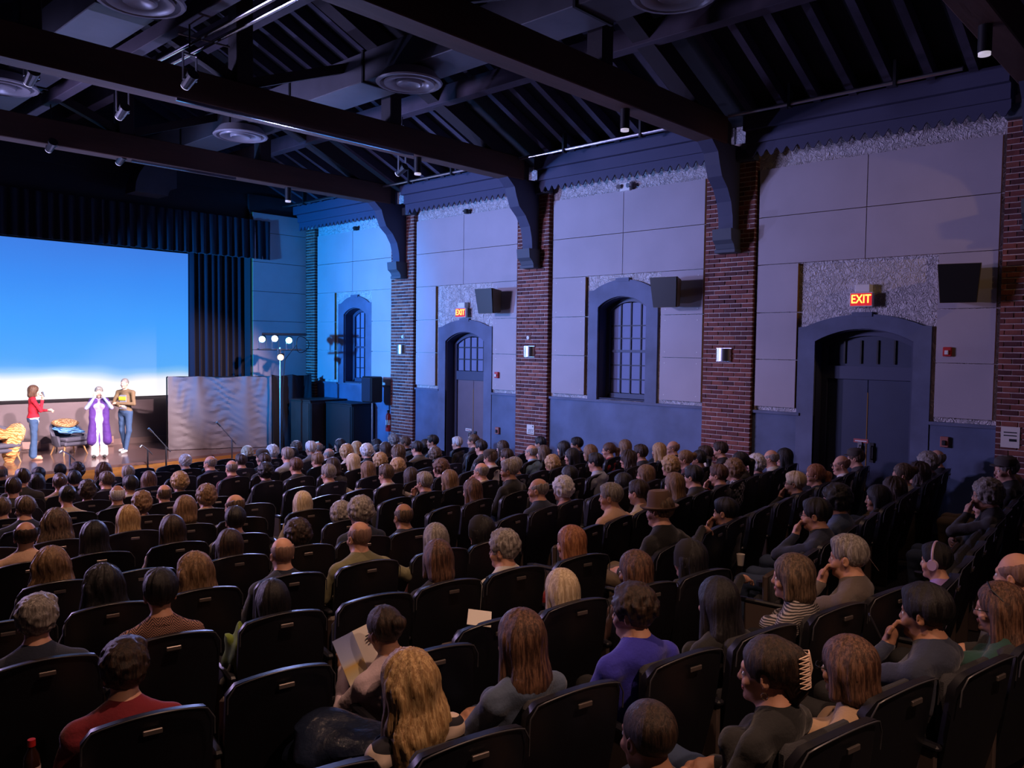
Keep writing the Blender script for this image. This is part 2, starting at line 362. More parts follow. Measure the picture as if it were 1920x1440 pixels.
# sash windows
M_PANE = mat('window_pane', srgb(124, 130, 166), .65, spec=.3); M_SASH = mat('sash_paint', srgb(64, 70, 98), .6); M_BAR = mat('glazing_bar_paint', srgb(26, 28, 44), .6)
def sash_window(b, name):
    k, a0, a1, zi, zai = OPEN[b]
    root = empty(name, (WX, (a0+a1)/2, -.97), kind='structure'); yc = (a0+a1)/2
    T = lambda u, v, w_: (w_, u-yc, v+.97)
    def part(nm, m, mt): return obj(nm, m, mt, root)
    rv = reveal(b); rv.v = [(x-WX, y-yc, z+.97) for x, y, z in rv.v]; part('window_reveal', rv, M_REV)
    ar = arc(a0+.015, a1-.015, zi-.015, zai-.015); ar2 = arc(a0+.09, a1-.09, zi-.06, zai-.09)
    fr = MB(); fr.poly([(a0+.015, -.95)]+ar+[(a1-.015, -.95)]+[(a1-.09, -.86)]+list(reversed(ar2))+[(a0+.09, -.86)], [], .1, lambda u, v, w_: T(u, v, w_+.24))
    fr.poly([(a0+.09, -.95), (a1-.09, -.95), (a1-.09, -.86), (a0+.09, -.86)], [], .1, lambda u, v, w_: T(u, v, w_+.24))
    part('sash_frame', fr, M_SASH)
    mid = -.05; W0, W1 = a0+.09, a1-.09; cw = (W1-W0)/4
    part('meeting_rail', MB().box(T(W0, mid-.025, .26), T(W1, mid+.025, .33)), M_SASH)
    bars = MB()
    for i in range(1, 4): bars.box(T(W0+cw*i-.012, -.86, .27), T(W0+cw*i+.012, zai-.10, .31))
    hs_ = [-.86+(mid+.86)*i/3 for i in (1, 2)]+[mid+(zi-.1-mid)*i/3 for i in (1, 2)]
    for h in hs_: bars.box(T(W0, h-.010, .272), T(W1, h+.010, .308))
    part('glazing_bars', bars, M_BAR)
    for i in range(4):
        zl = [-.86, *hs_[:2], mid, *hs_[2:], zai-.1]
        for r_ in range(6): part('pane', MB().box(T(W0+cw*i+.012, zl[r_]+.01, .29), T(W0+cw*(i+1)-.012, zl[r_+1]-.01, .30)), M_PANE)
sash_window(1, 'window_1'); sash_window(3, 'window_2')
# double doors with arched transom
def double_door(b, name, panes, leafcol, zt):
    k, a0, a1, zi, zai = OPEN[b]; yc = (a0+a1)/2; z0 = floor_z(yc)
    root = empty(name, (WX, yc, z0), kind='structure'); T = lambda u, v, w_: (w_, u-yc, v-z0)
    def part(nm, m, mt): return obj(nm, m, mt, root)
    rv = reveal(b); rv.v = [(x-WX, y-yc, z-z0) for x, y, z in rv.v]; part('door_reveal', rv, M_REV)
    ar = arc(a0+.02, a1-.02, zi-.02, zai-.02); ar2 = arc(a0+.10, a1-.10, zi-.07, zai-.10)
    fr = MB(); fr.poly([(a0+.015, z0)]+ar+[(a1-.02, z0)]+[(a1-.10, z0)]+list(reversed(ar2))+[(a0+.10, z0)], [], .12, lambda u, v, w_: T(u, v, w_+.22))
    fr.box(T(a0+.1, zt-.10, .22), T(a1-.1, zt+.10, .34)); part('door_frame', fr, M_SASH)
    if panes:
        n = 5; cw = (a1-a0-.2)/n; br = MB(); zl = [zt+.1, zt+.1+.27, zt+.1+.54, zai-.11]
        for i in range(1, n): br.box(T(a0+.1+cw*i-.014, zt+.1, .25), T(a0+.1+cw*i+.014, zai-.12, .30))
        for z in zl[1:3]: br.box(T(a0+.1, z-.012, .252), T(a1-.1, z+.012, .298))
        part('glazing_bars', br, M_BAR)
        for i in range(n):
            for r_ in range(3): part('pane', MB().box(T(a0+.1+cw*i+.014, zl[r_]+.012, .27), T(a0+.1+cw*(i+1)-.014, zl[r_+1]-.012, .28)), M_PANE)
    else:
        t2 = MB(); t2.poly([(a0+.1, zt+.1)]+ar2+[(a1-.1, zt+.1)], [], .04, lambda u, v, w_: T(u, v, w_+.28)); part('transom_board', t2, leafcol)
        n = 5; cw = (a1-a0-.2)/n
        for i in range(1, n): part('transom_slat', MB().box(T(a0+.1+cw*i-.012, zt+.14, .255), T(a0+.1+cw*i+.012, zai-.17, .28)), M_BLACK)
    for s_ in (-1, 1):
        u0, u1 = (a0+.1, yc-.004) if s_ < 0 else (yc+.004, a1-.1)
        m = MB(); m.bbox(T(u0, z0+.01, .26), T(u1, zt-.105, .31), .004)
        lf = part('door_leaf', m, leafcol)
        hw = MB(); uu = yc+s_*.09; hw.box(T(uu-.03, z0+.95, .235), T(uu+.03, z0+1.25, .262)); hw.cyl(T(uu, z0+1.0, .20), T(uu, z0+1.2, .20), .012); hw.cyl(T(uu, z0+1.0, .20), T(uu, z0+1.0, .25), .01); hw.cyl(T(uu, z0+1.2, .20), T(uu, z0+1.2, .25), .01)
        h_ = obj('door_handle', hw, M_STEEL if s_ > 0 else M_BLACK, root)
    part('astragal_strip', MB().box(T(yc-.006, z0+.5, .253), T(yc+.006, zt-.3, .26)), M_OCHRE)
    return root, T, z0, yc
double_door(2, 'door_1', True, mat('worn_brown_door', srgb(112, 92, 104), .6, var=(1.2, .25), bump=(6, .3)), -.66)
double_door(4, 'door_2', False, mat('dark_blue_door', srgb(46, 56, 84), .55, var=(1.5, .2)), -.33)
# ------------------------------------------------------------------ acoustic panels
ZL = [2.93, 2.15, 1.385, .61, -.15, -.92]; PT = .065; G = .006
def panel(u0, u1, z0, z1, screws=False, parent=None):
    m = MB(); x0 = WX-PT; m.box((x0, u0+G, z0+G), (x0+.012, u1-G, z1-G)); m.cur = 1; m.box((x0+.012, u0+G+.001, z0+G+.001), (WX, u1-G-.001, z1-G-.001))
    if screws:
        m.cur = 2
        for u in (u0+.10, u1-.10):
            for z in (z0+.10, z1-.10): m.cyl((x0-.004, u, z), (x0+.005, u, z), .009, n=8)
    obj('acoustic_panel', m, [M_PANEL, M_OCHRE, M_WHITE], wall_right)
SPLIT = {1: 17.28, 2: 13.13, 3: 8.83, 4: 4.43}
SIDE = {1: ((18.07, 18.88), (15.68, 16.48)), 2: ((14.05, 14.75), (11.5, 12.2)), 3: ((9.69, 10.53), (7.13, 7.98)), 4: ((5.45, 6.14), (2.68, 3.42))}
for b, (y0, y1) in BAYS.items():
    A, Z = SIDE[b]; lo, hi = Z[0], A[1]
    for r_ in (0, 1):
        panel(SPLIT[b], hi, ZL[r_+1], ZL[r_]); panel(lo, SPLIT[b], ZL[r_+1], ZL[r_])
    for r_ in (2, 3, 4):
        panel(*A, ZL[r_+1], ZL[r_], b in (2, 3)); panel(*Z, ZL[r_+1], ZL[r_], b in (2, 3))
for i, (z1, z0) in enumerate(zip([3.43]+ZL[:-1], ZL)):
    m = MB(); m.box((10.8, 19.36, z0+G), (12.44, 19.372, z1-G)); m.cur = 1; m.box((10.801, 19.372, z0+G), (12.439, 19.42, z1-G))
    obj('acoustic_panel', m, [M_PANEL, M_OCHRE], wall_stage)
# ------------------------------------------------------------------ brick piers
BH, BLEN, PD = .0765, .205, .105
def brick_mesh(l):
    m = MB(); m.bbox((-.012, 0, 0), (.05, l, BH-.014), .004); return m
brick_me = {}
for n_, l in (('full', BLEN-.014), ('half', BLEN/2-.014), ('q', BLEN*.75-.014)):
    for c in range(4): brick_me[n_, c] = brick_mesh(l).mesh('brick', M_BRICK[c])
def pier(y0, y1, ztop, zvis, single=True):
    zb = floor_z(y0); core = MB(); core.box((WX-PD, y0+.006, zb), (WX+.02, y1-.006, ztop+.25))
    root = obj('brick_pier', core, M_MORTAR, kind='structure'); rnd = random.Random(int(y0*100)); cnt = 0; rest = MB(); rest_m = []
    z = ztop
    row = 0
    while z-BH > zb:
        z -= BH; row += 1; w_ = y1-y0; u = y0; off = BLEN/2 if row % 2 else 0
        first = True
        while u < y1-.02:
            l = BLEN
            if first and off: l = BLEN/2
            if u+l > y1-.03: l = y1-u
            first = False; c = rnd.choice((0, 0, 1, 1, 2, 3)); jx = rnd.uniform(-.004, .004)
            if single and z > zvis and cnt < 300 and abs(l-BLEN) < .001 or (single and z > zvis and cnt < 300 and abs(l-BLEN/2) < .001):
                o = bpy.data.objects.new('brick', brick_me['full' if l > .15 else 'half', c]); COL.objects.link(o); o.parent = root
                o.location = (WX-PD+jx, u+.0055, z); cnt += 1
            else:
                rest.cur = c; rest.box((WX-PD-.012+jx, u+.0055, z), (WX-PD+.03, u+l-.0055, z+BH-.014))
            u += l
    # returns (side faces)
    z = ztop; row = 0
    while z-BH > zb:
        z -= BH; row += 1; rest.cur = rnd.choice((0, 1, 3)); rest.box((WX-PD+.03, y0-.002, z), (WX, y0+.02, z+BH-.014))
    if rest.v: obj('brickwork', rest, M_BRICK, root, kind='stuff')
    return root
pier(18.93, 19.40, 3.15, 0, False)
pier(14.79, 15.63, 3.15, -2.2); pier(10.60, 11.46, 3.15, -1.95); pier(6.18, 7.08, 3.15, -2.0); pier(1.75, 2.63, 3.15, -1.9)
# ------------------------------------------------------------------ cornice with scalloped board
M_COR = mat('cornice_paint', srgb(66, 68, 96), .75, bump=(10, .4), stretch=(1, .1, 1))
for i, (y0, y1) in enumerate(((15.55, 19.42), (11.4, 14.85), (7.0, 10.7), (2.55, 6.25), (-1.6, 1.8))):
    root = MB(); root.box((12.12, y0, 3.30), (WX, y1, 3.72)); root.box((12.02, y0, 3.50), (12.12, y1, 3.72)); root.box((12.2, y0, 3.27), (WX, y1, 3.30))
    co = obj('trim_%d' % (i+2), root, M_COR, kind='structure')
    n = int((y1-y0)/.028); pts = []; rnd = random.Random(i)
    for k in range(n+1):
        u = y1-(y1-y0)*k/n; dz = (.0, .03, .085, .10, .085, .03)[k % 6]; pts.append((u, 3.125+.06-dz+rnd.uniform(-.006, .006)))
    m = MB(); m.poly([(y0, 3.31), (y1, 3.31)]+pts, [], .025, lambda u, v, w_: (12.17+w_, u, v)); obj('scalloped_board', m, M_COR, co)
# ------------------------------------------------------------------ roof
RID = 5.95; SL = .44
def rz_(x): return 3.62+(12.2-x)*SL if x > RID else 3.62+(12.2-(2*RID-x))*SL
cl = MB(); zr = rz_(RID)
for s_ in (1, -1):
    xe = 13.0 if s_ > 0 else -1.1; T0 = .20
    cl.add([(RID, -1.9, zr+T0), (xe, -1.9, rz_(12.95)+T0), (xe, 22, rz_(12.95)+T0), (RID, 22, zr+T0), (RID, -1.9, zr+T0+.12), (xe, -1.9, rz_(12.95)+T0+.12), (xe, 22, rz_(12.95)+T0+.12), (RID, 22, zr+T0+.12)],
           [(0,1,2,3),(4,7,6,5),(0,4,5,1),(1,5,6,2),(2,6,7,3),(3,7,4,0)])
ceiling = obj('ceiling', cl, M_CEIL, kind='structure')
def rafter_mesh(w_, h):
    m = MB(); L0 = 12.3-RID
    m.add([(0,-w_/2,0),(0,w_/2,0),(L0,w_/2,-L0*SL),(L0,-w_/2,-L0*SL),(0,-w_/2,h),(0,w_/2,h),(L0,w_/2,h-L0*SL),(L0,-w_/2,h-L0*SL)], [(0,3,2,1),(4,5,6,7),(0,1,5,4),(1,2,6,5),(2,3,7,6),(3,0,4,7)])
    return m
M_RAFT = mat('rafter_timber', srgb(66, 62, 80), .7, var=(5, .2)); rm = rafter_mesh(.11, .2).mesh('rafter', M_RAFT)
y = -1.2
while y < 19.4:
    if all(abs(y-t) > .25 for t in (2.2, 6.6, 11.0, 15.2)):
        for s_ in (1, -1):
            o = obj('rafter', rm, parent=ceiling, loc=(RID, y, zr), rz=0 if s_ > 0 else PI)
    y += .52
M_RAIL = mat('ceiling_black_metal', (.02, .02, .025), .5, .3)
TRUSS = (2.2, 6.6, 11.0, 15.2)
M_TIE = mat('tie_beam_timber', srgb(80, 54, 44), .7, bump=(12, .5), var=(2.5, .3), stretch=(.2, 1, 1))
M_DARK2 = mat('dimmed_timber', srgb(44, 38, 44), .8, bump=(12, .4))  # darkened copy of the tie timber, sinks these members into the roof gloom
def truss(y):
    root = empty('roof_truss', (RID, y, 3.3), kind='structure', )
    P = lambda nm, m, mt=M_TIE: obj(nm, m, mt, root)
    t = MB(); t.bbox((-6.4, -.16, 0), (5.95, .16, .43), .012); P('tie_beam', t)
    for s_ in (1, -1):
        m = MB(); x0, x1 = 0, s_*6.1; a, b = zr-3.3-.12, rz_(12.05)-3.3-.05; h = .34
        m.add([(x0,-.14,a-h),(x1,-.14,b-h),(x1,.14,b-h),(x0,.14,a-h),(x0,-.14,a),(x1,-.14,b),(x1,.14,b),(x0,.14,a)], [(0,1,2,3),(4,7,6,5),(0,4,5,1),(1,5,6,2),(2,6,7,3),(3,7,4,0)]); P('principal_rafter', m, M_DARK2)
        p = MB(); p.bbox((s_*2.75-.12, -.13, .43), (s_*2.75+.12, .13, rz_(RID+2.75)-3.3-.3), .01); P('queen_post', p, M_DARK2)
        q = MB(); q.tube([(s_*.15, 0, .5), (s_*2.6, 0, 1.45)], .10, 4); P('strut', q, M_DARK2)
    k = MB(); k.bbox((-.13, -.13, .43), (.13, .13, zr-3.3-.4), .01); P('king_post', k, M_DARK2)
    # curved bracket on the pier at the side wall
    cv = [(6.24, -1.32), (6.22, -1.10), (6.16, -.88), (6.03, -.68), (5.84, -.52), (5.76, -.34), (5.70, -.16), (5.50, .0)]
    m = MB(); m.poly([(6.50, -1.32)]+cv+[(6.50, .05)], [], .26, lambda u, v, w_: (u, w_-.13, v)); P('curved_brace', m, mat('brace_paint', srgb(62, 66, 92), .7, bump=(9, .3)))
    CP = mat('corbel_paint', srgb(74, 80, 92), .7, bump=(9, .3))
    c = MB(); c.poly([(6.10, -1.32), (6.45, -1.32), (6.45, -1.66), (6.26, -1.66), (6.20, -1.56), (6.12, -1.50)], [], .34, lambda u, v, w_: (u, w_-.17, v)); c.bbox((6.22, -.19, -1.70), (6.45, .19, -1.64), .008); P('corbel', c, CP)
    cp = MB(); cp.bbox((6.30, -.44, -.22), (6.5, .44, -.04), .01); P('pier_cap', cp, CP)
for y in TRUSS: truss(y)
# purlins and longitudinal ceiling beams, cable runs
def beam_y(name, x, z, w_, h, y0, y1, m_): return obj(name, MB().bbox((x-w_/2, y0, z), (x+w_/2, y1, z+h), .008), m_, kind='structure')
M_PUR = mat('purlin_timber', srgb(70, 60, 74), .7, var=(3, .2))
for x, z in ((9.75, 4.28), (2.15, 4.28), (6.5, 4.9)): beam_y('purlin_beam', x, z, .22, .3, -1.5, 19.5, M_PUR)
beam_y('longitudinal_beam', 4.72, 3.98, .16, .2, -1.5, 19.5, M_PUR)
for i, x in enumerate((4.98, 5.16)):
    obj('rail_pipe', MB().cyl((x, 5.2, 3.95), (x, 11.6, 3.95), .028), M_CHROME, label='bright lighting rail pipe under the roof, %s of a parallel pair' % ('nearer the round vent' if i == 0 else 'nearer the brick wall'), cat='pipe')
obj('rail_crossbar', MB().tube([(4.72, 10.33, 3.96), (5.4, 10.28, 3.96)], .014), M_CHROME, label='short thin metal crossbar below the pair of lighting rails', cat='bar')
# supply ducts with round stepped diffusers
for i, x in enumerate((4.15, 8.05)):
    root = obj('air_duct', MB().bbox((x-.36, 1.0, 4.10), (x+.36, 18.69, 4.55), .01), M_DUCT, label='long rectangular air duct under the roof %s' % ('nearer the wall of windows and doors' if i else 'farther from the wall of windows and doors'), cat='duct', group='roof air ducts')
    for j in range(8): obj('duct_flange', MB().box((x-.385, 2.0+2.1*j, 4.075), (x+.385, 2.04+2.1*j, 4.575)), M_CEIL, root)
DN = {(4.15, 9.6): 'large round ceiling vent beside the white-lit duct, top of the view', (4.15, 14.4): 'round ceiling vent above the screen, nearest the stage on the far duct', (8.05, 14.3): 'round ceiling vent hanging above the stage curtain end of the near duct',
      (8.05, 9.5): 'round ceiling vent in the middle of the near duct', (8.05, 4.95): 'dim round ceiling vent at the dark rear end of the near duct'}
M_VENT = mat('vent_paint', (.32, .31, .34), .35)
vm = MB(); vm.lathe([(.38, .17), (.47, .06), (.50, .02), (.48, 0), (.44, .0), (.40, .05), (.36, .08)]); vmo = vm.mesh('vent_rim', M_VENT, True)
vi = MB(); vi.lathe([(.38, .02), (.37, -.01), (.30, .0), (.24, .05), (.22, .08)]); vio = vi.mesh('vent_ring', M_VENT, True)
vc = MB(); vc.lathe([(.19, .04), (.19, -.0), (.17, -.015), (.12, .01), (.0, .02)]); vco = vc.mesh('vent_cone', M_VENT, True)
for (x, y), lab in DN.items():
    r_ = empty('ceiling_vent', (x-.2-(.12 if y > 14 else 0), y, 3.90), label=lab, cat='ceiling vent', group='round ceiling vents')
    obj('rim', vmo, parent=r_); obj('ring', vio, parent=r_); obj('cone', vco, parent=r_)
    obj('back_plate', MB().cyl((0, 0, .08), (0, 0, .172), .36, n=24), M_BLACK, r_)
# curved duct elbow over the curtain
el = MB()
for i in range(7):
    a = i/7*PI/2; a2 = (i+1)/7*PI/2
    f_ = lambda t, r: (7.55+.95-math.cos(t)*r*1.0, 4.35-.95+math.sin(t)*r)
    q = [f_(a, .2), f_(a, .95), f_(a2, .95), f_(a2, .2)]
    el.poly(q, [], .55, lambda u, v, w_: (u, 18.7+w_, v))
obj('duct_elbow', el, M_DUCT, label='square metal duct elbow above the stage curtain', cat='duct')
# wall side pipes, cylinder spots, track rails
for i, (y0, y1) in enumerate(((7.0, 10.75), (11.9, 15.0), (15.9, 19.3), (3.0, 6.3))):
    o = obj('batten_pipe', MB().cyl((11.65, y0, 3.66), (11.65, y1, 3.66), .03), M_STEEL, label='horizontal steel pipe under the eaves %s' % ('above the large window', 'above the first exit door from the stage', 'nearest the stage corner', 'in the dark above the near double door')[i], cat='pipe', group='pipes under the eaves')
    for k in (.25, .7): obj('hanger', MB().box((11.6, y0+(y1-y0)*k-.02, 3.6), (11.7, y0+(y1-y0)*k+.02, 3.95)), M_BLACK, o)
for i, y in enumerate(TRUSS):
    r_ = empty('cylinder_downlight', (9.29, y+.0, 3.0), label='black cylinder downlight under the %s roof beam' % ('rearmost dark', 'thick beam in front of the large window', 'beam over the pier between door and window', 'beam nearest the stage')[i] , cat='ceiling light', group='cylinder downlights')
    m = MB(); m.lathe([(0, .30), (.065, .30), (.065, .03), (.0585, .03), (.0585, .06)]); obj('housing', m, M_BLACK, r_, smooth=True)
    obj('lens', MB().cyl((0, 0, .0), (0, 0, .04), .058, n=20), mat('lamp_lens', (.6, .55, .6), .3, emit=((.8, .72, .9), .55)), r_)
for i, (y, x0, x1) in enumerate(((10.78, 4.9, 9.0), (15.0, 6.0, 8.0))):
    r_ = obj('track_rail', MB().box((x0, y-.02, 3.24), (x1, y+.02, 3.28)), M_CHROME, label='slim track rail fixed under the %s beam' % ('middle', 'stage-end')[i], cat='rail')
M_LENSW = mat('spot_glass', (.8, .75, .9), .3, emit=((.75, .7, 1), .7))
for i, (x, y) in enumerate(((3.35, 11.3), (4.72, 12.0), (4.72, 15.0), (4.72, 9.9), (9.75, 11.9), (5.9, 15.1))):
    r_ = empty('stage_spotlight', (x, y, 3.35), label='small black stage spotlight %s' % ('clamped near the frame edge of the middle beam', 'hung beside the pale longitudinal beam', 'with round white lens above the screen', 'beside the pair of lighting rails', 'clamped on the pipe by the eaves', 'clamped on the stage-end beam')[i], cat='spotlight')
    m = MB(); m.cyl((0, 0, .0), (0, .22, -.10), .075, .06, 14); obj('housing', m, M_BLACK, r_)
    obj('lens', MB().cyl((0, .22, -.10), (0, .235, -.107), .055, n=16), M_LENSW, r_)
    k = MB(); k.box((-.09, .08, -.06), (-.08, .12, .25)); k.box((.08, .08, -.06), (.09, .12, .25)); k.box((-.09, .08, .25), (.09, .12, .27)); obj('yoke', k, M_STEEL, r_); obj('hanger_rod', MB().cyl((0, .1, .27), (0, .1, (.35, .64, .64, .64, .94, .35)[i]), .012, n=8), M_BLACK, r_)
# ------------------------------------------------------------------ stage, screen, curtains
SZ = -2.65
st = MB(); pts = [(-.6, 17.9), (4.6, 18.03), (7.5, 18.15), (11.15, 18.5), (11.15, 21.75), (-.6, 21.75)]
st.poly(pts, [], .06, lambda u, v, w_: (u, v, SZ-.06+w_)); stage = obj('stage_floor', st, M_STAGE, kind='structure')
for i in range(9):
    x0 = -.6+i*1.3; x1 = min(11.15, x0+1.29)
    f_ = lambda x: float(np.interp(x, [-.6, 4.6, 7.5, 11.15], [17.9, 18.03, 18.15, 18.5]))
    m = MB(); m.add([(x0, f_(x0), SZ-.06), (x1, f_(x1), SZ-.06), (x1, f_(x1)+.04, SZ-.06), (x0, f_(x0)+.04, SZ-.06), (x0, f_(x0), -3.5), (x1, f_(x1), -3.5), (x1, f_(x1)+.04, -3.5), (x0, f_(x0)+.04, -3.5)],
                    [(0,1,2,3),(4,7,6,5),(0,4,5,1),(1,5,6,2),(2,6,7,3),(3,7,4,0)])
    obj('apron_panel', m, M_OAK, stage)
# projection screen: projected blue gradient, stage-light spill painted white into its lower emission
m, nt, b = nodes_of('projection_screen'); N = nt.nodes.new; L = nt.links.new
tc = N('ShaderNodeTexCoord'); sx = N('ShaderNodeSeparateXYZ'); L(tc.outputs['Object'], sx.inputs[0])
n = N('ShaderNodeTexNoise'); n.inputs['Scale'].default_value = .7; n.inputs['Detail'].default_value = 1; L(tc.outputs['Object'], n.inputs['Vector'])
ma = N('ShaderNodeMath'); ma.operation = 'MULTIPLY_ADD'; ma.inputs[1].default_value = .35; L(n.outputs['Fac'], ma.inputs[0]); L(sx.outputs[2], ma.inputs[2])
mr = N('ShaderNodeMapRange'); mr.inputs[1].default_value = 0.17; mr.inputs[2].default_value = 4.12; L(ma.outputs[0], mr.inputs[0])
r = N('ShaderNodeValToRGB'); e = r.color_ramp.elements
e[0].position = 0; e[0].color = (.95, .93, .97, 1); e[1].position = 1; e[1].color = (*srgb(60, 122, 222), 1)
for p, c in ((.11, (.90, .90, .96)), (.17, srgb(130, 190, 240)), (.21, srgb(84, 168, 246)), (.45, srgb(66, 158, 252)), (.75, srgb(58, 138, 240))):
    x = e.new(p); x.color = (*c, 1)
L(mr.outputs[0], r.inputs['Fac']); L(r.outputs['Color'], b.inputs['Emission Color']); b.inputs['Emission Strength'].default_value = 1.05
b.inputs['Base Color'].default_value = (.10, .10, .11, 1); b.inputs['Roughness'].default_value = .9
scr = empty('projection_screen', (5.95, 21.55, -1.40), label='large projection screen glowing blue above, with stage light painted white below', cat='screen')
obj('screen_fabric', MB().box((-4.36, 0, 0), (4.36, .02, 3.83)), m, scr)
fr = MB(); fr.box((-4.46, -.0, -.02), (4.46, .05, 0)); fr.box((-4.46, -.02, 3.83), (4.46, .05, 3.9)); fr.box((-4.46, -.02, 0), (-4.36, .05, 3.83)); fr.box((4.36, -.02, 0), (4.46, .05, 3.83))
obj('screen_border', fr, M_BLACK, scr)
def drape(x0, x1, z0, z1, y, amp, per, seed, zbot_wave=0, n=None, taper=0):
    rnd = random.Random(seed); n = n or int((x1-x0)/.025); nz = 8; ph = 0; ys = []; m = MB()
    for i in range(n+1):
        ph += (x1-x0)/n/per*2*PI*rnd.uniform(.6, 1.4); ys.append(math.sin(ph)*amp*rnd.uniform(.7, 1.2))
    vs = []
    for t in (0, 1):
        for j in range(nz+1):
            for i in range(n+1):
                f = .55+.45*(1-j/nz); zz = z0+(z1-z0)*j/nz
                vs.append((x0+(x1-x0)*i/n, y+ys[i]*f+(.03 if t else 0), zz))
    W_ = n+1; H_ = (nz+1)*W_; fs = []
    for t in (0, 1):
        for j in range(nz):
            for i in range(n): q = (t*H_+j*W_+i, t*H_+j*W_+i+1, t*H_+(j+1)*W_+i+1, t*H_+(j+1)*W_+i); fs.append(q if t else q[::-1])
    for j in range(nz):
        for i in (0, n): fs.append((j*W_+i, (j+1)*W_+i, H_+(j+1)*W_+i, H_+j*W_+i))
    for i in range(n):
        for j in (0, nz): fs.append((j*W_+i, j*W_+i+1, H_+j*W_+i+1, H_+j*W_+i))
    return m.add(vs, fs)
obj('stage_valance', drape(.6, 11.29, 2.22, 3.22, 19.33, .045, .22, 3), M_VELVET, smooth=True, label='dark navy pleated valance hanging across the top of the stage', cat='curtain')
obj('stage_curtain', drape(9.28, 10.78, SZ+.01, 2.75, 19.75, .075, .17, 5), M_VELVET, smooth=True, label='dark navy full-height stage curtain beside the screen', cat='curtain')
obj('stage_curtain', drape(1.1, 2.6, SZ+.01, 2.75, 19.75, .075, .17, 6), M_VELVET, smooth=True, label='dark navy stage curtain on the far side of the screen', cat='curtain')
# draped screening panel: sheet hung over a frame, then a black cloth
def sheet(A, B, z0, z1, mt, name, label, seed, sag, kind_=0):
    A = Vector(A); B = Vector(B); n = 70; nz = 46; d = (B-A); nrm = Vector((d.y, -d.x)).normalized(); m = MB(); rnd = random.Random(seed); vs = []
    pins = [0, .28, .75, 1.0] if kind_ == 0 else [0, .5, 1]
    for t in (0, 1):
        for j in range(nz+1):
            for i in range(n+1):
                u = i/n; v = j/nz; off = 0
                for p in pins: off += .05*math.exp(-((u-p)/(.03+.10*(1-v)))**2)
                near = min(abs(u-p) for p in pins)
                off += sag*(.020*math.sin(v*44+5*math.sin(u*7+v*3)+2.2*math.sin(u*23+v*9))+.012*math.sin(v*83+u*13+3*math.sin(u*19)))*min(1, near*7)+.03*math.sin(u*17+v*5)
                z = z0+(z1-z0)*v-(.035*min(1, near*6) if v > .98 else 0); P = A+d*u+nrm*(off-(.012 if t else 0)); vs.append((P.x, P.y, z))
    W_ = n+1; H_ = (nz+1)*W_; fs = []
    for t in (0, 1):
        for j in range(nz):
            for i in range(n): q = (t*H_+j*W_+i, t*H_+j*W_+i+1, t*H_+(j+1)*W_+i+1, t*H_+(j+1)*W_+i); fs.append(q if not t else q[::-1])
    for j in range(nz):
        for i in (0, n): fs.append((j*W_+i, (j+1)*W_+i, H_+(j+1)*W_+i, H_+j*W_+i))
    for i in range(n):
        for j in (0, nz): fs.append((j*W_+i, j*W_+i+1, H_+j*W_+i+1, H_+j*W_+i))
    m.add(vs, fs); return obj(name, m, mt, smooth=True, label=label, cat='cloth')
M_SHEET = mat('grey_sheet', (.15, .125, .14), .7, bump=(40, .2), sheen=.3)
A0, B0, C0_ = (8.72, 19.75), (10.95, 18.72), (12.05, 18.62)
sheet(A0, B0, SZ+.01, -.82, M_SHEET, 'draped_sheet', 'crumpled grey sheet hung over a frame on the stage', 1, 1.0)
sheet(B0, C0_, SZ-.4, -.78, mat('black_cloth', (.012, .012, .02), .9), 'black_drape', 'plain black drape hung beside the crumpled grey sheet', 2, .25, 1)
fm = MB()
for P, Q in ((A0, B0), (B0, C0_)):
    P = Vector((*P, 0))+Vector((0, .06, 0)); Q = Vector((*Q, 0))+Vector((0, .06, 0)); fm.tube([(P.x, P.y, -.84), (Q.x, Q.y, -.84)], .016, 6)
    for S in (P, Q): fm.tube([(S.x, S.y, SZ if S.x < 11.1 else -3.43), (S.x, S.y, -.84)], .016, 6)
obj('drape_frame', fm, M_BLACK, label='thin black pipe frame behind the hung sheets', cat='frame')
# cabinets at the foot of the side wall
def cabinet(x0, x1, y0, y1, zt, mt, label, knob=True):
    zb = floor_z(y1); r_ = obj('equipment_cabinet', MB().bbox((x0, y0, zb), (x1, y1, zt), .01), mt, label=label, cat='cabinet')
    obj('cabinet_top', MB().bbox((x0-.02, y0-.02, zt), (x1+.02, y1, zt+.03), .005), mt, r_)
    obj('cabinet_door', MB().bbox((x0-.018, y0+.04, zb+.08), (x0, y1-.04, zt-.05), .003), mt, r_)
    obj('cabinet_door', MB().bbox((x0+.03, y0-.018, zb+.08), (x1-.03, y0, zt-.05), .003), mt, r_)
    if knob: obj('outlet', MB().box((x0+.3, y0-.035, zb+.75), (x0+.42, y0-.018, zb+.9)), M_WHITE, r_)
cabinet(11.35, 12.42, 17.55, 18.45, -1.43, M_WOODBOX, 'brown wooden cabinet standing between the black drape and a black box')
cabinet(11.75, 12.42, 16.35, 17.45, -1.47, M_BLACK, 'black equipment box standing against the blue dado below the first window', False)
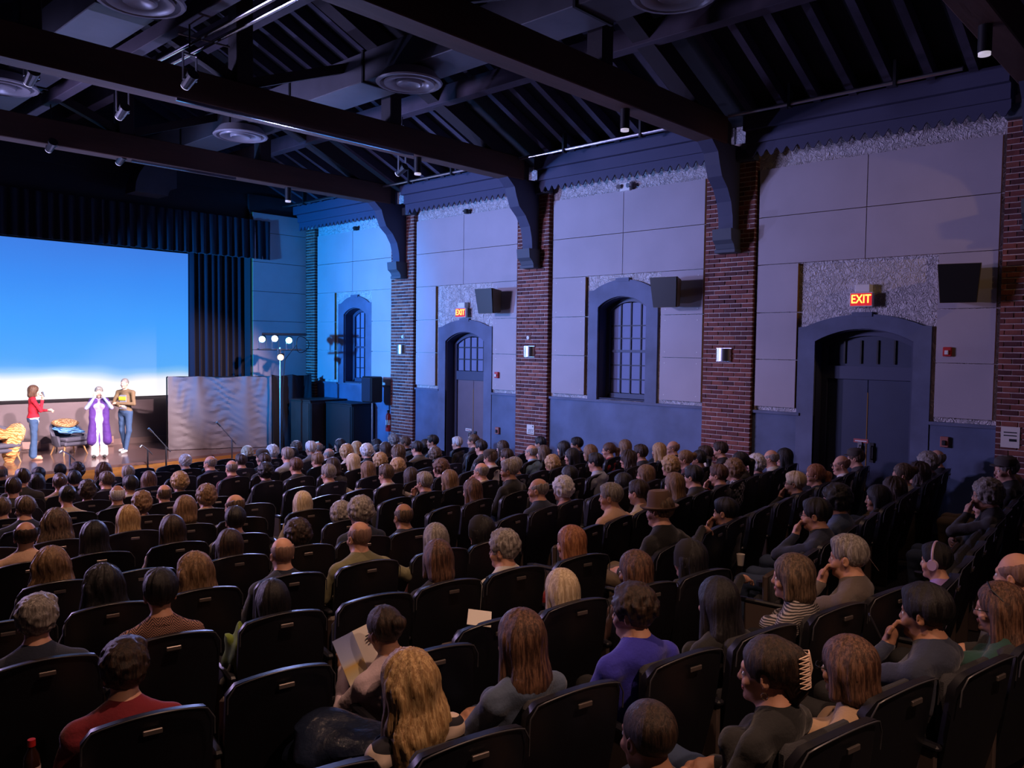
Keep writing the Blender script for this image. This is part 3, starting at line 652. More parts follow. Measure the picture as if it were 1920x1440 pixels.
# light tree
LX, LY = 10.72, 17.9
lt = empty('light_tree', (LX, LY, floor_z(LY)), label='stage light tree on a tall steel pole with glowing lamps', cat='light stand')
H_ = -.08-floor_z(LY)
pm = MB(); pm.cyl((0, 0, .05), (0, 0, H_), .024, n=12); obj('pole', pm, M_STEEL, lt)
bs = MB()
for k in range(3):
    a = k*2*PI/3+.4; bs.tube([(0, 0, .75), (.42*math.cos(a), .42*math.sin(a), .02)], .015, 6); bs.tube([(0, 0, .3), (.22*math.cos(a), .22*math.sin(a), .35)], .01, 6)
obj('tripod_base', bs, M_BLACK, lt)
obj('crossbar', MB().cyl((-.45, .33, H_-.05), (.42, -.30, H_-.05), .022), M_STEEL, lt)
obj('upper_bar', MB().cyl((-.35, .26, H_+.33), (.52, -.38, H_+.33), .03), M_BLACK, lt)
for i, (u, dz, c, e_) in enumerate(((-.42, .22, (.25, .75, 1), 16), (-.12, .24, (.55, .65, 1), 14), (.22, .20, (.2, .8, 1), 16), (.02, -.22, (1, .45, .2), 5))):
    x, y = u*.8, -u*.6; h = MB(); d = Vector((-.62, -.75, -.22)); c0 = Vector((x, y, H_+dz))
    f = obj('lamp_head', h.cyl(c0-d*.13, c0+d*.09, .06, .085, 16), M_BLACK, lt)
    obj('lamp_face', MB().cyl(c0+d*.09, c0+d*.10, .076, n=16), mat('lamp_face_%d' % i, c, .4, emit=(c, e_)), f)
    y_ = MB(); y_.box((x-.10, y-.012, H_-.03 if dz > 0 else H_+dz), (x-.085, y+.012, H_+dz if dz > 0 else H_-.05)); y_.box((x+.085, y-.012, H_-.03 if dz > 0 else H_+dz), (x+.10, y+.012, H_+dz if dz > 0 else H_-.05)); y_.box((x-.1, y-.012, H_-.05), (x+.1, y+.012, H_-.03)); obj('yoke', y_, M_STEEL, lt)
cb = [(.42+.16*math.sin(t)*1.1, -.30+.05*math.cos(t*2), H_+.08+.2*math.cos(t)) for t in np.linspace(0, 11, 60)]
obj('cable', MB().tube(cb+[(.1, -.05, H_-.3), (.05, -.03, H_-1), (.04, -.03, .1)], .009, 6), M_BLACK, lt)
# mic stands in front of the stage
def mic_stand(x, y, zt, dx, label, boom=True):
    z0 = floor_z(y); r_ = empty('microphone_stand', (x, y, z0), label=label, cat='microphone stand', group='microphone stands at the stage edge'); h = zt-z0
    m = MB(); m.cyl((0, 0, .01), (0, 0, h), .017, n=10); obj('pole', m, mat('stand_metal', (.2, .21, .26), .35, .8), r_)
    obj('base', MB().lathe([(0, .03), (.03, .03), (.15, .012), (.15, 0), (0, 0)]), M_BLACK, r_)
    e_ = MB(); e_.tube([(.10 if dx < 0 else -.1, 0, h-.12), (0, 0, h), (dx, 0, h+.33 if boom else h+.1)], .011, 8); obj('boom', e_, mat('stand_metal', (0, 0, 0)), r_)
    k = MB(); k.cyl((dx, 0, h+.33 if boom else h+.1), (dx*1.35, -.0, h+.43 if boom else h+.06), .018, .026, 12); obj('microphone', k, M_STEEL, r_)
mic_stand(5.75, 17.55, -2.28, -.14, 'microphone stand in front of the empty round armchair', False)
mic_stand(7.30, 17.55, -2.30, -.12, 'short microphone stand in front of the person in grey top and jeans', False)
mic_stand(7.72, 17.60, -2.28, -.28, 'boom microphone stand halfway between the speakers and the hung sheet')
mic_stand(9.28, 17.62, -2.24, -.28, 'boom microphone stand in front of the crumpled grey sheet')
# folding table with laptop beside the stage
tb = empty('folding_table', (10.9, 17.1, floor_z(17.1)), label='folding table washed blue below the light tree', cat='table')
obj('tabletop', MB().bbox((-.75, -.35, .72), (.85, .35, .75), .008), mat('pale_laminate', (.4, .42, .46), .4), tb)
for sx_ in (-.65, .75):
    for sy_ in (-.28, .28): obj('leg', MB().cyl((sx_, sy_, 0), (sx_, sy_, .72), .015), M_STEEL, tb)
ld = MB(); ld.bbox((-.18, -.13, 0), (.18, .13, .018), .003); ld.cur = 1; ld.box((-.18, .13, .018), (.18, .14, .25)); lp = empty('laptop', (11.35, 17.1, floor_z(17.1)+.751), .5, label='open dark laptop on the folding table', cat='laptop')
obj('keyboard_base', MB().bbox((-.18, -.13, 0), (.18, .13, .018), .003), M_BLACK, lp); obj('lid', MB().bbox((-.18, .13, .0), (.18, .142, .25), .003), M_BLACK, lp); obj('display', MB().box((-.165, .127, .025), (.165, .13, .235)), mat('laptop_screen', (.3, .5, .8), .3, emit=((.35, .6, 1), .8)), lp)
# loudspeaker on a stand, by the pier near the first window
sp = empty('pole_speaker', (12.0, 15.85, floor_z(15.85)), label='black loudspeaker on a stand in front of the first brick pier', cat='speaker')
obj('pole', MB().cyl((0, 0, .02), (0, 0, 2.0), .02), M_STEEL, sp)
q = MB()
for k in range(3): a = k*2*PI/3; q.tube([(0, 0, .7), (.35*math.cos(a), .35*math.sin(a), .02)], .012, 6)
obj('tripod', q, M_BLACK, sp)
q = MB(); q.bbox((-.19, -.2, 1.95), (.17, .2, 2.58), .03); cabm = obj('cabinet', q, M_BLACK, sp); obj('grille', MB().bbox((-.20, -.17, 1.99), (-.19, .17, 2.54), .004), M_VELVET, sp)
# fire extinguisher
fx = empty('fire_extinguisher', (WX-.14, 15.68, -2.10), label='red fire extinguisher hanging beside the first brick pier', cat='fire extinguisher')
q = MB(); q.lathe([(0, 0), (.06, 0), (.065, .02), (.065, .38), (.045, .43), (.02, .46), (0, .46)]); obj('cylinder', q, M_RED, fx, smooth=True)
obj('label_band', MB().lathe([(.066, .16), (.066, .28)]), M_WHITE, fx); obj('valve', MB().box((-.03, -.015, .46), (.03, .015, .52)), M_BLACK, fx); obj('hose', MB().tube([(0, -.03, .49), (-.09, -.05, .40), (-.08, -.03, .1)], .01), M_BLACK, fx); obj('bracket', MB().box((.05, -.03, .15), (.14, .03, .35)), M_STEEL, fx)
# armchairs on stage
M_GREYCH = mat('grey_upholstery', srgb(92, 88, 104), .85, bump=(120, .3)); M_OAKLEG = mat('pale_oak', srgb(190, 140, 90), .5)
def armchair(x, y, rz, label):
    r_ = empty('armchair', (x, y, SZ), rz, label=label, cat='armchair')
    sh = MB(); n = 22; vs = []
    for t in (0, 1):
        for i in range(n+1):
            a = -PI*.12+PI*1.24*i/n; s_ = math.sin(a); rr = .36-(.07 if t else 0)
            top = .46+.32*max(0, s_)**.8
            for z, k in ((.20, .80), (.34, .96), (top, 1.06)): vs.append((math.cos(a)*rr*k*1.08, math.sin(a)*rr*k, z))
    M_ = (n+1)*3; fs = []
    for t in (0, 1):
        for i in range(n):
            for j in (0, 1): a = t*M_+i*3+j; fs.append((a, a+3, a+4, a+1))
    for i in range(n):
        a = i*3; fs.append((a+2, a+5, M_+a+5, M_+a+2)); fs.append((a, M_+a, M_+a+3, a+3))
    for i in (0, n):
        for j in (0, 1): a = i*3+j; fs.append((a, a+1, M_+a+1, M_+a))
    obj('shell_back', sh.add(vs, fs), M_GREYCH, r_, smooth=True)
    s2 = MB(); s2.bbox((-.28, -.30, .22), (.28, .26, .32), .03); obj('seat_base', s2, M_GREYCH, r_); s3 = MB(); s3.bbox((-.27, -.33, .32), (.27, .24, .42), .035); obj('seat_cushion', s3, M_GREYCH, r_, smooth=True)
    for sx_ in (-1, 1):
        for sy_ in (-1, 1): obj('leg', MB().cyl((sx_*.22, sy_*.19, .23), (sx_*.29, sy_*.25, 0), .022, .012), M_OAKLEG, r_)
    return r_
ac1 = armchair(6.72, 20.55, .25, 'rounded grey armchair with pale wooden legs piled with a blue blanket'); ac2 = armchair(5.22, 20.15, .1, 'grey armchair at the picture edge covered by an orange patterned throw')
def lumpy(name, parent_pos, dims, mt, label, seed, amp=.25, rot=(0, 0, 0), n=18):
    rnd = random.Random(seed); m = MB(); vs = []; ks = [(Vector((rnd.uniform(-1, 1), rnd.uniform(-1, 1), rnd.uniform(-1, 1)))*6, rnd.uniform(0, 6)) for _ in range(5)]
    for j in range(n+1):
        for i in range(2*n):
            th = PI*j/n; ph = PI*i/n; p = Vector((math.sin(th)*math.cos(ph), math.sin(th)*math.sin(ph), math.cos(th)))
            sq = 1/max(abs(p.x), abs(p.y), abs(p.z))**.35; k = 1+amp*sum(math.sin(p.dot(a)+b) for a, b in ks)/5
            vs.append((p.x*dims[0]*sq*k, p.y*dims[1]*sq*k, p.z*dims[2]*k))
    fs = [(j*2*n+i, j*2*n+(i+1) % (2*n), (j+1)*2*n+(i+1) % (2*n), (j+1)*2*n+i) for j in range(n) for i in range(2*n)]
    o = obj(name, m.add(vs, fs), mt, smooth=True, label=label, cat='blanket' if 'blanket' in label or 'throw' in label else 'cushion'); o.location = parent_pos; o.rotation_euler = rot; return o
def wavecloth(name, c1, c2, sc, dist):
    m, nt, b = nodes_of(name); N = nt.nodes.new; L = nt.links.new; tc = N('ShaderNodeTexCoord'); wv = N('ShaderNodeTexWave'); wv.inputs['Scale'].default_value = sc; wv.inputs['Distortion'].default_value = dist; wv.bands_direction = 'Z'
    L(tc.outputs['Object'], wv.inputs['Vector']); r = N('ShaderNodeValToRGB'); r.color_ramp.elements[0].position = .4; r.color_ramp.elements[1].position = .55; r.color_ramp.elements[0].color = (*c1, 1); r.color_ramp.elements[1].color = (*c2, 1)
    L(wv.outputs['Fac'], r.inputs[0]); L(r.outputs[0], b.inputs['Base Color']); b.inputs['Roughness'].default_value = .9; return m
M_BLUEB = wavecloth('blue_striped_blanket', (.01, .10, .40), (.25, .55, .85), 9, 2); M_ORB = wavecloth('orange_patterned_throw', (.70, .20, .05), (.85, .55, .20), 5, 12); M_PATT = wavecloth('leaf_patterned_cushion', (.75, .45, .22), (.35, .14, .05), 9, 14)
lumpy('folded_blanket', (6.66, 20.42, SZ+.60), (.29, .22, .10), M_BLUEB, 'folded blue striped blanket lying on the round armchair', 4, .5, (.15, .1, .2))
lumpy('cushion', (6.62, 20.46, SZ+.75), (.27, .24, .075), M_PATT, 'orange leaf patterned cushion on top of the blue blanket', 8, .12, (.2, -.05, .3))
lumpy('throw_blanket', (5.40, 20.05, SZ+.40), (.17, .20, .38), M_ORB, 'orange and yellow patterned throw hanging off the edge armchair', 5, .35, (0, .1, 0))
lumpy('throw_blanket', (5.12, 20.05, SZ+.62), (.25, .2, .13), M_ORB, 'bunched orange patterned throw lying on the edge armchair seat', 15, .35, (0, .1, 0))
lumpy('cushion', (5.52, 20.25, SZ+.58), (.09, .24, .26), M_PATT, 'pinkish patterned cushion standing on the edge armchair', 9, .1, (.3, .3, .5))
for i, x in enumerate((6.05, 7.75)): obj('vent_grille', MB().bbox((x, 21.66, -2.60), (x+.4, 21.70, -2.42), .005), mat('vent_beige', srgb(190, 150, 140), .6), label='small pale vent grille at the foot of the wall %s' % ('behind the armchair', 'behind the person in jeans')[i], cat='vent')

# ------------------------------------------------------------------ wall fixtures
M_EXITRED = mat('exit_letters', (1, .1, .02), .4, emit=((1, .22, .03), 7.0)); M_EXITFACE = mat('exit_face', (.25, .01, .01), .4, emit=((1, .02, .02), .55))
def text_mesh(s, size, depth, m_):
    cu = bpy.data.curves.new('t', 'FONT'); cu.body = s; cu.size = size; cu.extrude = depth; cu.align_x = 'CENTER'; cu.align_y = 'CENTER'; cu.offset = .0015 if size > .05 else 0
    o = bpy.data.objects.new('t', cu); COL.objects.link(o); dg = bpy.context.evaluated_depsgraph_get(); me = bpy.data.meshes.new_from_object(o.evaluated_get(dg)); me.materials.clear(); me.materials.append(m_)
    bpy.data.objects.remove(o); bpy.data.curves.remove(cu); return me
def exit_sign(y, z, label):
    r_ = empty('exit_sign', (WX-.12, y, z), label=label, cat='exit sign')
    obj('housing', MB().bbox((-.03, -.17, -.115), (.035, .17, .10), .008), M_WHITE, r_)
    obj('face', MB().box((-.034, -.155, -.10), (-.03, .155, .085)), M_EXITFACE, r_)
    t = obj('letters', text_mesh('EXIT', .165, .003, M_EXITRED), parent=r_, loc=(-.038, 0, -.005)); t.rotation_euler = (PI/2, 0, -PI/2); t.scale = (.86, 1.08, 1)
    obj('canopy', MB().bbox((-.02, -.12, .10), (.12, .10, .22), .01), M_WHITE, r_); obj('wall_plate', MB().box((.035, -.08, -.1), (.12, .08, .1)), M_WHITE, r_)
exit_sign(4.44, .78, 'glowing red EXIT sign above the dark near double door'); exit_sign(13.13, .76, 'glowing EXIT sign above the far door beside the stage bays')
def wall_speaker(y, z, yaw, label):
    r_ = empty('wall_speaker', (WX-.34, y, z), yaw, label=label, cat='speaker')
    m = MB(); m.add([(-.19,-.26,.27),(-.11,-.22,-.25),(-.11,.22,-.25),(-.19,.26,.27),(.17,-.17,.24),(.17,-.15,-.22),(.17,.15,-.22),(.17,.17,.24)], [(0,1,2,3),(4,7,6,5),(0,4,5,1),(1,5,6,2),(2,6,7,3),(3,7,4,0)]); obj('cabinet', m, mat('speaker_side_paint', srgb(96, 82, 62), .6), r_)
    g = MB(); g.add([(-.196,-.25,.262),(-.116,-.212,-.242),(-.116,.212,-.242),(-.196,.25,.262),(-.215,-.25,.262),(-.135,-.212,-.242),(-.135,.212,-.242),(-.215,.25,.262)], [(0,1,2,3),(4,7,6,5),(0,4,5,1),(1,5,6,2),(2,6,7,3),(3,7,4,0)]); obj('grille', g, M_BLACK, r_)
    obj('bracket', MB().box((.15, -.04, -.06), (.28, .04, .06)), M_BLACK, r_)
wall_speaker(12.02, .95, .0, 'black wall loudspeaker beside the far EXIT sign'); wall_speaker(7.66, .97, .12, 'black wall loudspeaker beside the large window'); wall_speaker(3.08, .92, .22, 'black wall loudspeaker beside the near EXIT sign')
for y, lab in ((15.22, 'half-round steel sconce on the pier nearest the stage'), (11.08, 'half-round steel sconce on the pier between far door and window'), (6.68, 'half-round steel sconce on the pier beside the near double door')):
    r_ = empty('wall_sconce', (WX-PD-.01, y, -.09), label=lab, cat='wall lamp', group='steel sconces on the brick piers')
    m = MB(); n = 14; pts_ = [(-.11*math.sin(PI*i/n), -.14*math.cos(PI*i/n)) for i in range(n+1)]
    m.add([(a, b, -.10) for a, b in pts_]+[(a, b, .11) for a, b in pts_], [(i, i+1, n+2+i, n+1+i) for i in range(n)]); m.add([(a*.92, b*.92, -.10) for a, b in pts_]+[(a*.92, b*.92, .11) for a, b in pts_], [(i, i+1, n+2+i, n+1+i) for i in range(n)])
    obj('shade', m, M_STEEL, r_, smooth=True); obj('back_plate', MB().box((-.01, -.14, -.11), (.0, .14, .12)), M_STEEL, r_)
for i, (y, z) in enumerate(((11.10, .20), (15.15, .22))):
    r_ = obj('wall_sensor', MB().cyl((WX-PD-.05, y, z), (WX-PD-.01, y, z), .035, .05, 14), M_WHITE, label='small round white fitting above the sconce on the %s pier' % ('middle', 'stage-end')[i], cat='fitting')
def alarm(x, y, z, w_, h, mt, name, label, cat, face=M_WHITE):
    r_ = obj(name, MB().bbox((x-.05, y-w_/2, z-h/2), (x, y+w_/2, z+h/2), .008), mt, label=label, cat=cat); obj('lens', MB().bbox((x-.075, y-w_*.22, z-h*.3), (x-.05, y+w_*.22, z+h*.15), .006), face, r_)
alarm(WX-PT, 3.26, .01, .11, .13, M_RED, 'fire_strobe', 'red fire alarm strobe on the panel beside the near double door', 'alarm')
alarm(WX-PT, 12.04, -.60, .11, .13, M_RED, 'fire_strobe', 'red fire alarm strobe beside the far exit door', 'alarm')
alarm(WX-.035, 3.26, -1.26, .11, .15, mat('pull_station', (.35, .12, .10), .5), 'fire_pull_station', 'fire alarm pull box on the dado beside the near double door', 'alarm', M_BLACK)
alarm(WX-.035, 12.03, -1.80, .11, .15, mat('pull_station', (0, 0, 0)), 'fire_pull_station', 'fire alarm pull box on the dado beside the far exit door', 'alarm', M_BLACK)
def notice(x, y, z, w_, h, label, lines, bg=M_PAPER, ink=None):
    r_ = obj('wall_notice', MB().box((x-.008, y-w_/2, z-h/2), (x, y+w_/2, z+h/2)), bg, label=label, cat='sign')
    q = MB()
    for (u, v, a, b) in lines: q.box((x-.010, y+w_*(u-.5), z+h*(v-.5)), (x-.008, y+w_*(u+a-.5), z+h*(v+b-.5)))
    obj('print', q, ink or M_BLACK, r_)
notice(WX-PD-.013, 11.02, -1.69, .20, .20, 'square white printed notice on the middle brick pier', [(.1, .75, .15, .12), (.1, .45, .7, .05), (.2, .25, .08, .15), (.45, .25, .08, .15), (.65, .25, .08, .15), (.1, .1, .75, .05)])
notice(WX-PD-.013, 2.45, -1.12, .22, .28, 'white printed notice on the nearest brick pier at the frame edge', [(.15, .7, .7, .05), (.15, .55, .7, .05), (.15, .3, .4, .12)])
rl = mat('pale_red_label', (.45, .10, .10), .6)
notice(WX+.26, 4.52, -1.38, .22, .06, 'small red and white label on the dark near double door', [(.1, .3, .8, .3)], rl, M_WHITE); notice(WX+.26, 13.25, -1.90, .20, .06, 'small pale label on the far brown double door', [(.1, .3, .8, .3)], M_PAPER, rl)
# junction cameras / emergency lamp below the cornice
r_ = empty('emergency_lamp', (WX-.05, 8.78, 2.99), label='white twin-head emergency lamp above the large window panels', cat='lamp'); obj('body', MB().bbox((-.06, -.11, -.08), (.04, .11, .08), .01), M_WHITE, r_)
for s_ in (-1, 1): obj('head', MB().cyl((-.12, s_*.10, .0), (-.06, s_*.12, .01), .045, .03, 14), M_STEEL, r_)
for y, n_ in ((17.15, 'in the bay nearest the stage'), (13.05, 'above the far exit door')):
    r_ = empty('floodlight_bracket', (WX-.08, y, 3.0), label='small dark fixture bracket under the cornice '+n_, cat='fixture'); obj('arm', MB().box((-.02, -.09, -.015), (.02, .09, .015)), M_BLACK, r_); obj('head', MB().bbox((-.06, -.07, -.07), (.03, .01, .03), .008), M_BLACK, r_)
ROWS = """L0 1.26 1.83 2.4:C44 3.05:D24 3.59:D23 4.21:D25 4.78:D22 5.3:D21
L1 1 1.57 2.14:B60 2.74:C43 3.44:C40 4.06:C41 4.71:D20 5.27:D19
L2 1.45:A44 2.1 2.75:B59 3.34 3.93:C38 4.55:C39 5.08:C42
L3 1.39:A43 2:A40 2.64:B58 3.25 3.8:B55 4.36:B57 4.98:C37
L4 1.47 2.04:A39 2.61:A41 3.23:B53 3.84:B50 4.48:B54 5.01:B56
L5 2.04:A38 2.6 3.32:A42 3.9:B52 4.44:B48 4.96:B51
L6 2.13:A37 2.65:A31 3.28:A36 3.84:A35 4.9:B49
L7 2.08 2.65:A30 3.28:A32 3.8:A33 4.33:A34 5.06:B47
L8 2.67:A29 3.2 3.78:A25 4.42:A27 4.94
L9 2.71:A28 3.36:A21 3.88:A24 4.41:A26 4.98
L10 3.08:A20 3.88:A23 4.4:A12 5:A19
L11 3.39:A2 3.92:A6 4.45:A10 5:A13
L12 3.29 3.86:A4 4.38:A8 5.09:A11
L13 3.56 4.13:A3 4.66:A7 5.18:A9
L14 3.94:A1 4.77:A5
R1 5.84:D18 6.46 7.08 7.71 8.33:D14 8.84:D17 9.41 9.97:D16 10.49:D15 11.06 11.63
R2 6.09 6.66:D8 7.23:D7 7.99 8.75:D13 9.44:D12 9.96:D9 10.83:D26 11.35:D10 11.98:D11
R3 5.72:C35 6.59 7.11:C36 7.8 8.49 9.18:D3 9.93:D4 10.5 11.08:D5 11.8:D6
R4 6 6.57:C33 7.15:C34 7.99:C23 8.51:C24 9.08:C25 9.6:C26 10.11:C27 10.64:C28 11.16:D1 11.7:D2
R5 6.06 6.63:C31 7.15:C32 7.83 8.51:C30 9.12:C17 9.7:C18 10.22:C19 10.73:C20 11.25:C21 11.77:C22
R6 6.06 6.63:B40 7.35:B46 8.04 8.72:C29 9.3:C12 9.82 10.35:C13 10.87:C14 11.4:C15 11.92:C16
R7 6.2 6.77:B35 7.29:B37 7.94:B42 8.67:C4 9.2 9.72:C8 10.25:C7 10.8:C9 11.42:C10 11.98:C11
R8 5.84 6.41 6.98:B25 7.5:B30 8.12:B36 8.69 9.26:B43 9.78:B45 10.34:C1 10.87:C3 11.39:C5 11.92:C6
R9 6.16 6.73:B13 7.48:B20 8.12:B27 8.69 9.32 10.2:B41 10.83:B44 11.43 12.04:C2
R10 6.27:B4 6.84:B8 7.47:B14 8:B17 8.52:B21 9.04:B28 9.56:B31 10.09:B34 11.09:B39 11.66
R11 6.28:A16 6.86:B3 7.38:B7 7.98:B11 8.59:B16 9.12:B19 9.64:B24 10.28 10.92:B33 11.68:B38
R12 5.87 6.44:A15 7:A17 7.52:B2 8.5:B10 9.03:B12 9.68:B18 10.25:B23 11.05:B29 11.67:B32
R13 5.92 6.49:A14 7.03 7.57 8.29:B1 8.82:B6 9.43:B9 10.03:B15 11.07:B22 11.59:B26
R14 6.07 6.64 7.21 7.78 8.35:A18 8.96 9.58:B5 10.15 10.72 11.29 11.86"""
PEOPLE = """A1 bc g navy m0 3 888
A2 sh d char m1 42 898
A3 sh k black m0 72 892
A4 lo k black f0 69 906
A5 sh d char m0 113 886
A6 bu b tan f0 112 906
A7 cu d black f1 144 884
A8 sh k navy m0 139 901
A9 wa a grey f0 194 884
A10 sh b char m1 200 903
A11 sh g white m0 240 890
A12 sh k white m1 244 911
A13 bo a black f0 279 901
A14 ms w skyblue m0 347 867
A15 bc g navy m1 394 870
A16 bc g maroon m0 434 878
A17 sh d black m0 452 866
A18 cu p grey f0 463 850
A19 cu y denim f1 336 905
A20 sh d char m0 25 917
A21 bu k cream f1 126 932
A23 cu d peach f0 164 923
A24 bc w char m0 220 930
A25 cu l black f0 266 946
A26 bc b beige m0 308 928
A27 cu l cream f1 386 932
A28 sh b char m0 4 957
A29 sh b navy m1 47 955
A30 wa b grey f0 105 983
A31 lo k black f1 175 1006
A32 lo y peach f0 240 973
A33 bo l black f0 347 955
A34 bc b grey m1 440 950
A35 sh k grey m0 441 978
A36 lo d pink f1 322 995
A37 bc d peach m0 48 1008
A38 wa l char f0 96 1060
A39 wa k black f1 192 1100
A40 sh k herring f0 300 1115
A41 wa l white f1 364 1075
A42 bo d char f0 430 1023
A43 ms g navy m0 68 1165
A44 ms d burg m0 232 1260
B1 cu w navy f0 510 848
B2 ca d char m1 492 857
B3 sh d black m0 496 867
B4 cu k black f0 497 886
B5 cu b char m0 555 840
B6 bo k black f1 547 852
B7 sh g pale m0 539 866
B8 sh a char m0 555 875
B9 bc g navy m1 595 841
B10 sh w grey m0 583 841
B11 sh l orange m0 595 864
B12 bc g grey mc 616 853
B13 sh g beige mr 616 889
B14 bo d char f0 624 874
B15 lo k black f1 637 835
B16 cu y cream f0 649 849
B17 bo p teal f1 661 867
B18 lo y black f0 668 840
B19 cu w black f0 687 846
B20 lo l zebra f0 689 882
B21 cu y tan f1 712 866
B22 lo k char f1 705 835
B23 bu k black f0 707 850
B24 lo d navy f0 722 842
B25 sh b white mr 724 890
B26 cu g grey m0 737 826
B27 cu y beige f0 745 876
B28 wa b black f1 746 850
B29 sh b skyblue m1 759 831
B30 bo d denim f0 770 895
B31 sh k grey m0 782 842
B32 bo d navy f1 797 835
B33 sh k black m1 811 829
B34 cu b maroon f0 815 854
B35 sh g char mc 796 905
B36 cu a navy f1 826 879
B37 bo l orange f0 842 902
B38 sh w char m0 857 831
B39 po b black f1 887 827
B40 lo a black fx 885 920
B41 sh k char m0 902 840
B42 bc g cream mc 902 885
B43 ca b white m0 919 860
B44 lo d black f0 942 840
B45 sh d navy m0 950 858
B46 sh g black m1 955 877
B47 lo p cream f0 567 945
B48 cu g navy f1 675 960
B49 cu g gold f0 639 984
B50 bc r olive mr 673 1008
B51 bc b navy m0 756 970
B52 cu d black f1 557 1004
B53 bc r navy m0 529 1039
B54 lo g maroon f0 816 1012
B55 bo a plaid f0 820 1050
B56 be k purple f1 902 998
B57 ms g white m1 945 1033
B58 lo k black f0 510 1130
B59 bu d pink rd 728 1180
B60 wa y zebra f1 755 1290
C1 bc g skyblue m0 996 848
C2 sh k black m0 1013 832
C3 bo b black f0 1018 851
C4 sh g navy m0 965 875
C5 lo k char f0 1056 841
C6 sh k black m1 1081 834
C7 bo k navy f1 1072 857
C8 cu y tan f0 1035 871
C9 bo l black f0 1106 850
C10 po a red f1 1141 845
C11 lo l red f0 1171 839
C12 sh k pale m0 1117 868
C13 wa d peach f1 1177 862
C14 sh d black m0 1201 851
C15 lo y black f0 1235 846
C16 bc r black m1 1261 841
C17 lo l navy f1 1210 890
C18 cu y black f0 1257 874
C19 bu l maroon f1 1284 862
C20 po k char f0 1310 861
C21 sh d white m0 1322 852
C22 sh d black mc 1350 845
C23 lo l denim f0 1264 910
C24 sh k char m0 1300 895
C25 sh a black mc 1347 892
C26 cu l check f0 1375 882
C27 po k char f1 1387 867
C28 cu w black f0 1417 871
C29 bo k char f0 1067 892
C30 lo k black f1 1167 907
C31 bc g navy m1 1009 919
C32 cu w salmon f0 1055 917
C33 sh g peach m1 1145 932
C34 sh d cream f0 1197 925
C35 fe b black mr 1237 937
C36 sh k black mc 1360 960
C37 lo o red f1 1070 1017
C38 bo p maroon f0 1052 1110
C39 lo a brown f1 1190 1070
C40 ms d royal m1 1188 1150
C41 lo k black f0 1345 1130
C42 be k black mr 1293 1050
C43 lo a denim fx 975 1200
C44 bz d grey m0 1215 1380
D1 bc g white m0 1445 860
D2 lo k black f0 1470 858
D3 sh p black mc 1491 907
D4 po o black f1 1528 892
D5 bc r white m1 1577 872
D6 ca b char m0 1604 860
D7 cu k slate m1 1567 940
D8 sh k navy mc 1530 965
D9 bu b white f1 1692 892
D10 cu g black f0 1738 868
D11 bc g black m0 1755 862
D12 wa d char f0 1675 920
D13 bo k black f1 1645 935
D14 cu g char mc 1850 928
D15 lo l beige f0 1892 910
D16 ca g black m1 1887 872
D17 sh k teal m0 1850 970
D19 sh g taupe mc 1590 1045
D20 bo b stripe f1 1485 1080
D21 bc r char m0 1905 1080
D22 lo a green f1 1875 1140
D23 bo a tan f0 1590 1250
D24 up d black f1 1440 1260
D25 sh k navy mc 1735 1150
D26 wa d black f0 1722 888
D18 sh k lilac f0 1745 1008"""
# ------------------------------------------------------------------ theatre seats
def seat_back_mesh():
    m = MB(); nx, nz = 14, 14; vs = []; W_, Z0, Z1 = .272, .26, .995
    def edge(z):   # half width by height: slightly wider at the top with rounded corners
        t = (z-Z0)/(Z1-Z0); return W_*(.90+.10*min(1, t*1.6))
    for t in (0, 1):
        for j in range(nz+1):
            for i in range(nx+1):
                u = -1+2*i/nx; v = j/nz; w_ = edge(Z0+(Z1-Z0)*v)
                au = abs(u); cor = .045*max(0, (au-.82)/.18)**2.4; top = Z1-.050*u*u-cor
                z = Z0+(top-Z0)*v; x = u*w_
                lean = .16*(1-(z-Z0)/(Z1-Z0)); y = lean-.015+.045*u*u*(.4+.6*v)-.012*math.sin(v*PI)
                th = .042 if t else 0; vs.append((x*(1 if not t else .985), y+th, z-(.004 if t and j == nz else 0)))
    A = nx+1; H = (nz+1)*A; fs = []
    for t in (0, 1):
        for j in range(nz):
            for i in range(nx): q = (t*H+j*A+i, t*H+j*A+i+1, t*H+(j+1)*A+i+1, t*H+(j+1)*A+i); fs.append(q)
    for j in range(nz):
        for i in (0, nx): fs.append((j*A+i, (j+1)*A+i, H+(j+1)*A+i, H+j*A+i))
    for i in range(nx):
        for j in (0, nz): fs.append((j*A+i, j*A+i+1, H+j*A+i+1, H+j*A+i))
    return m.add(vs, fs)
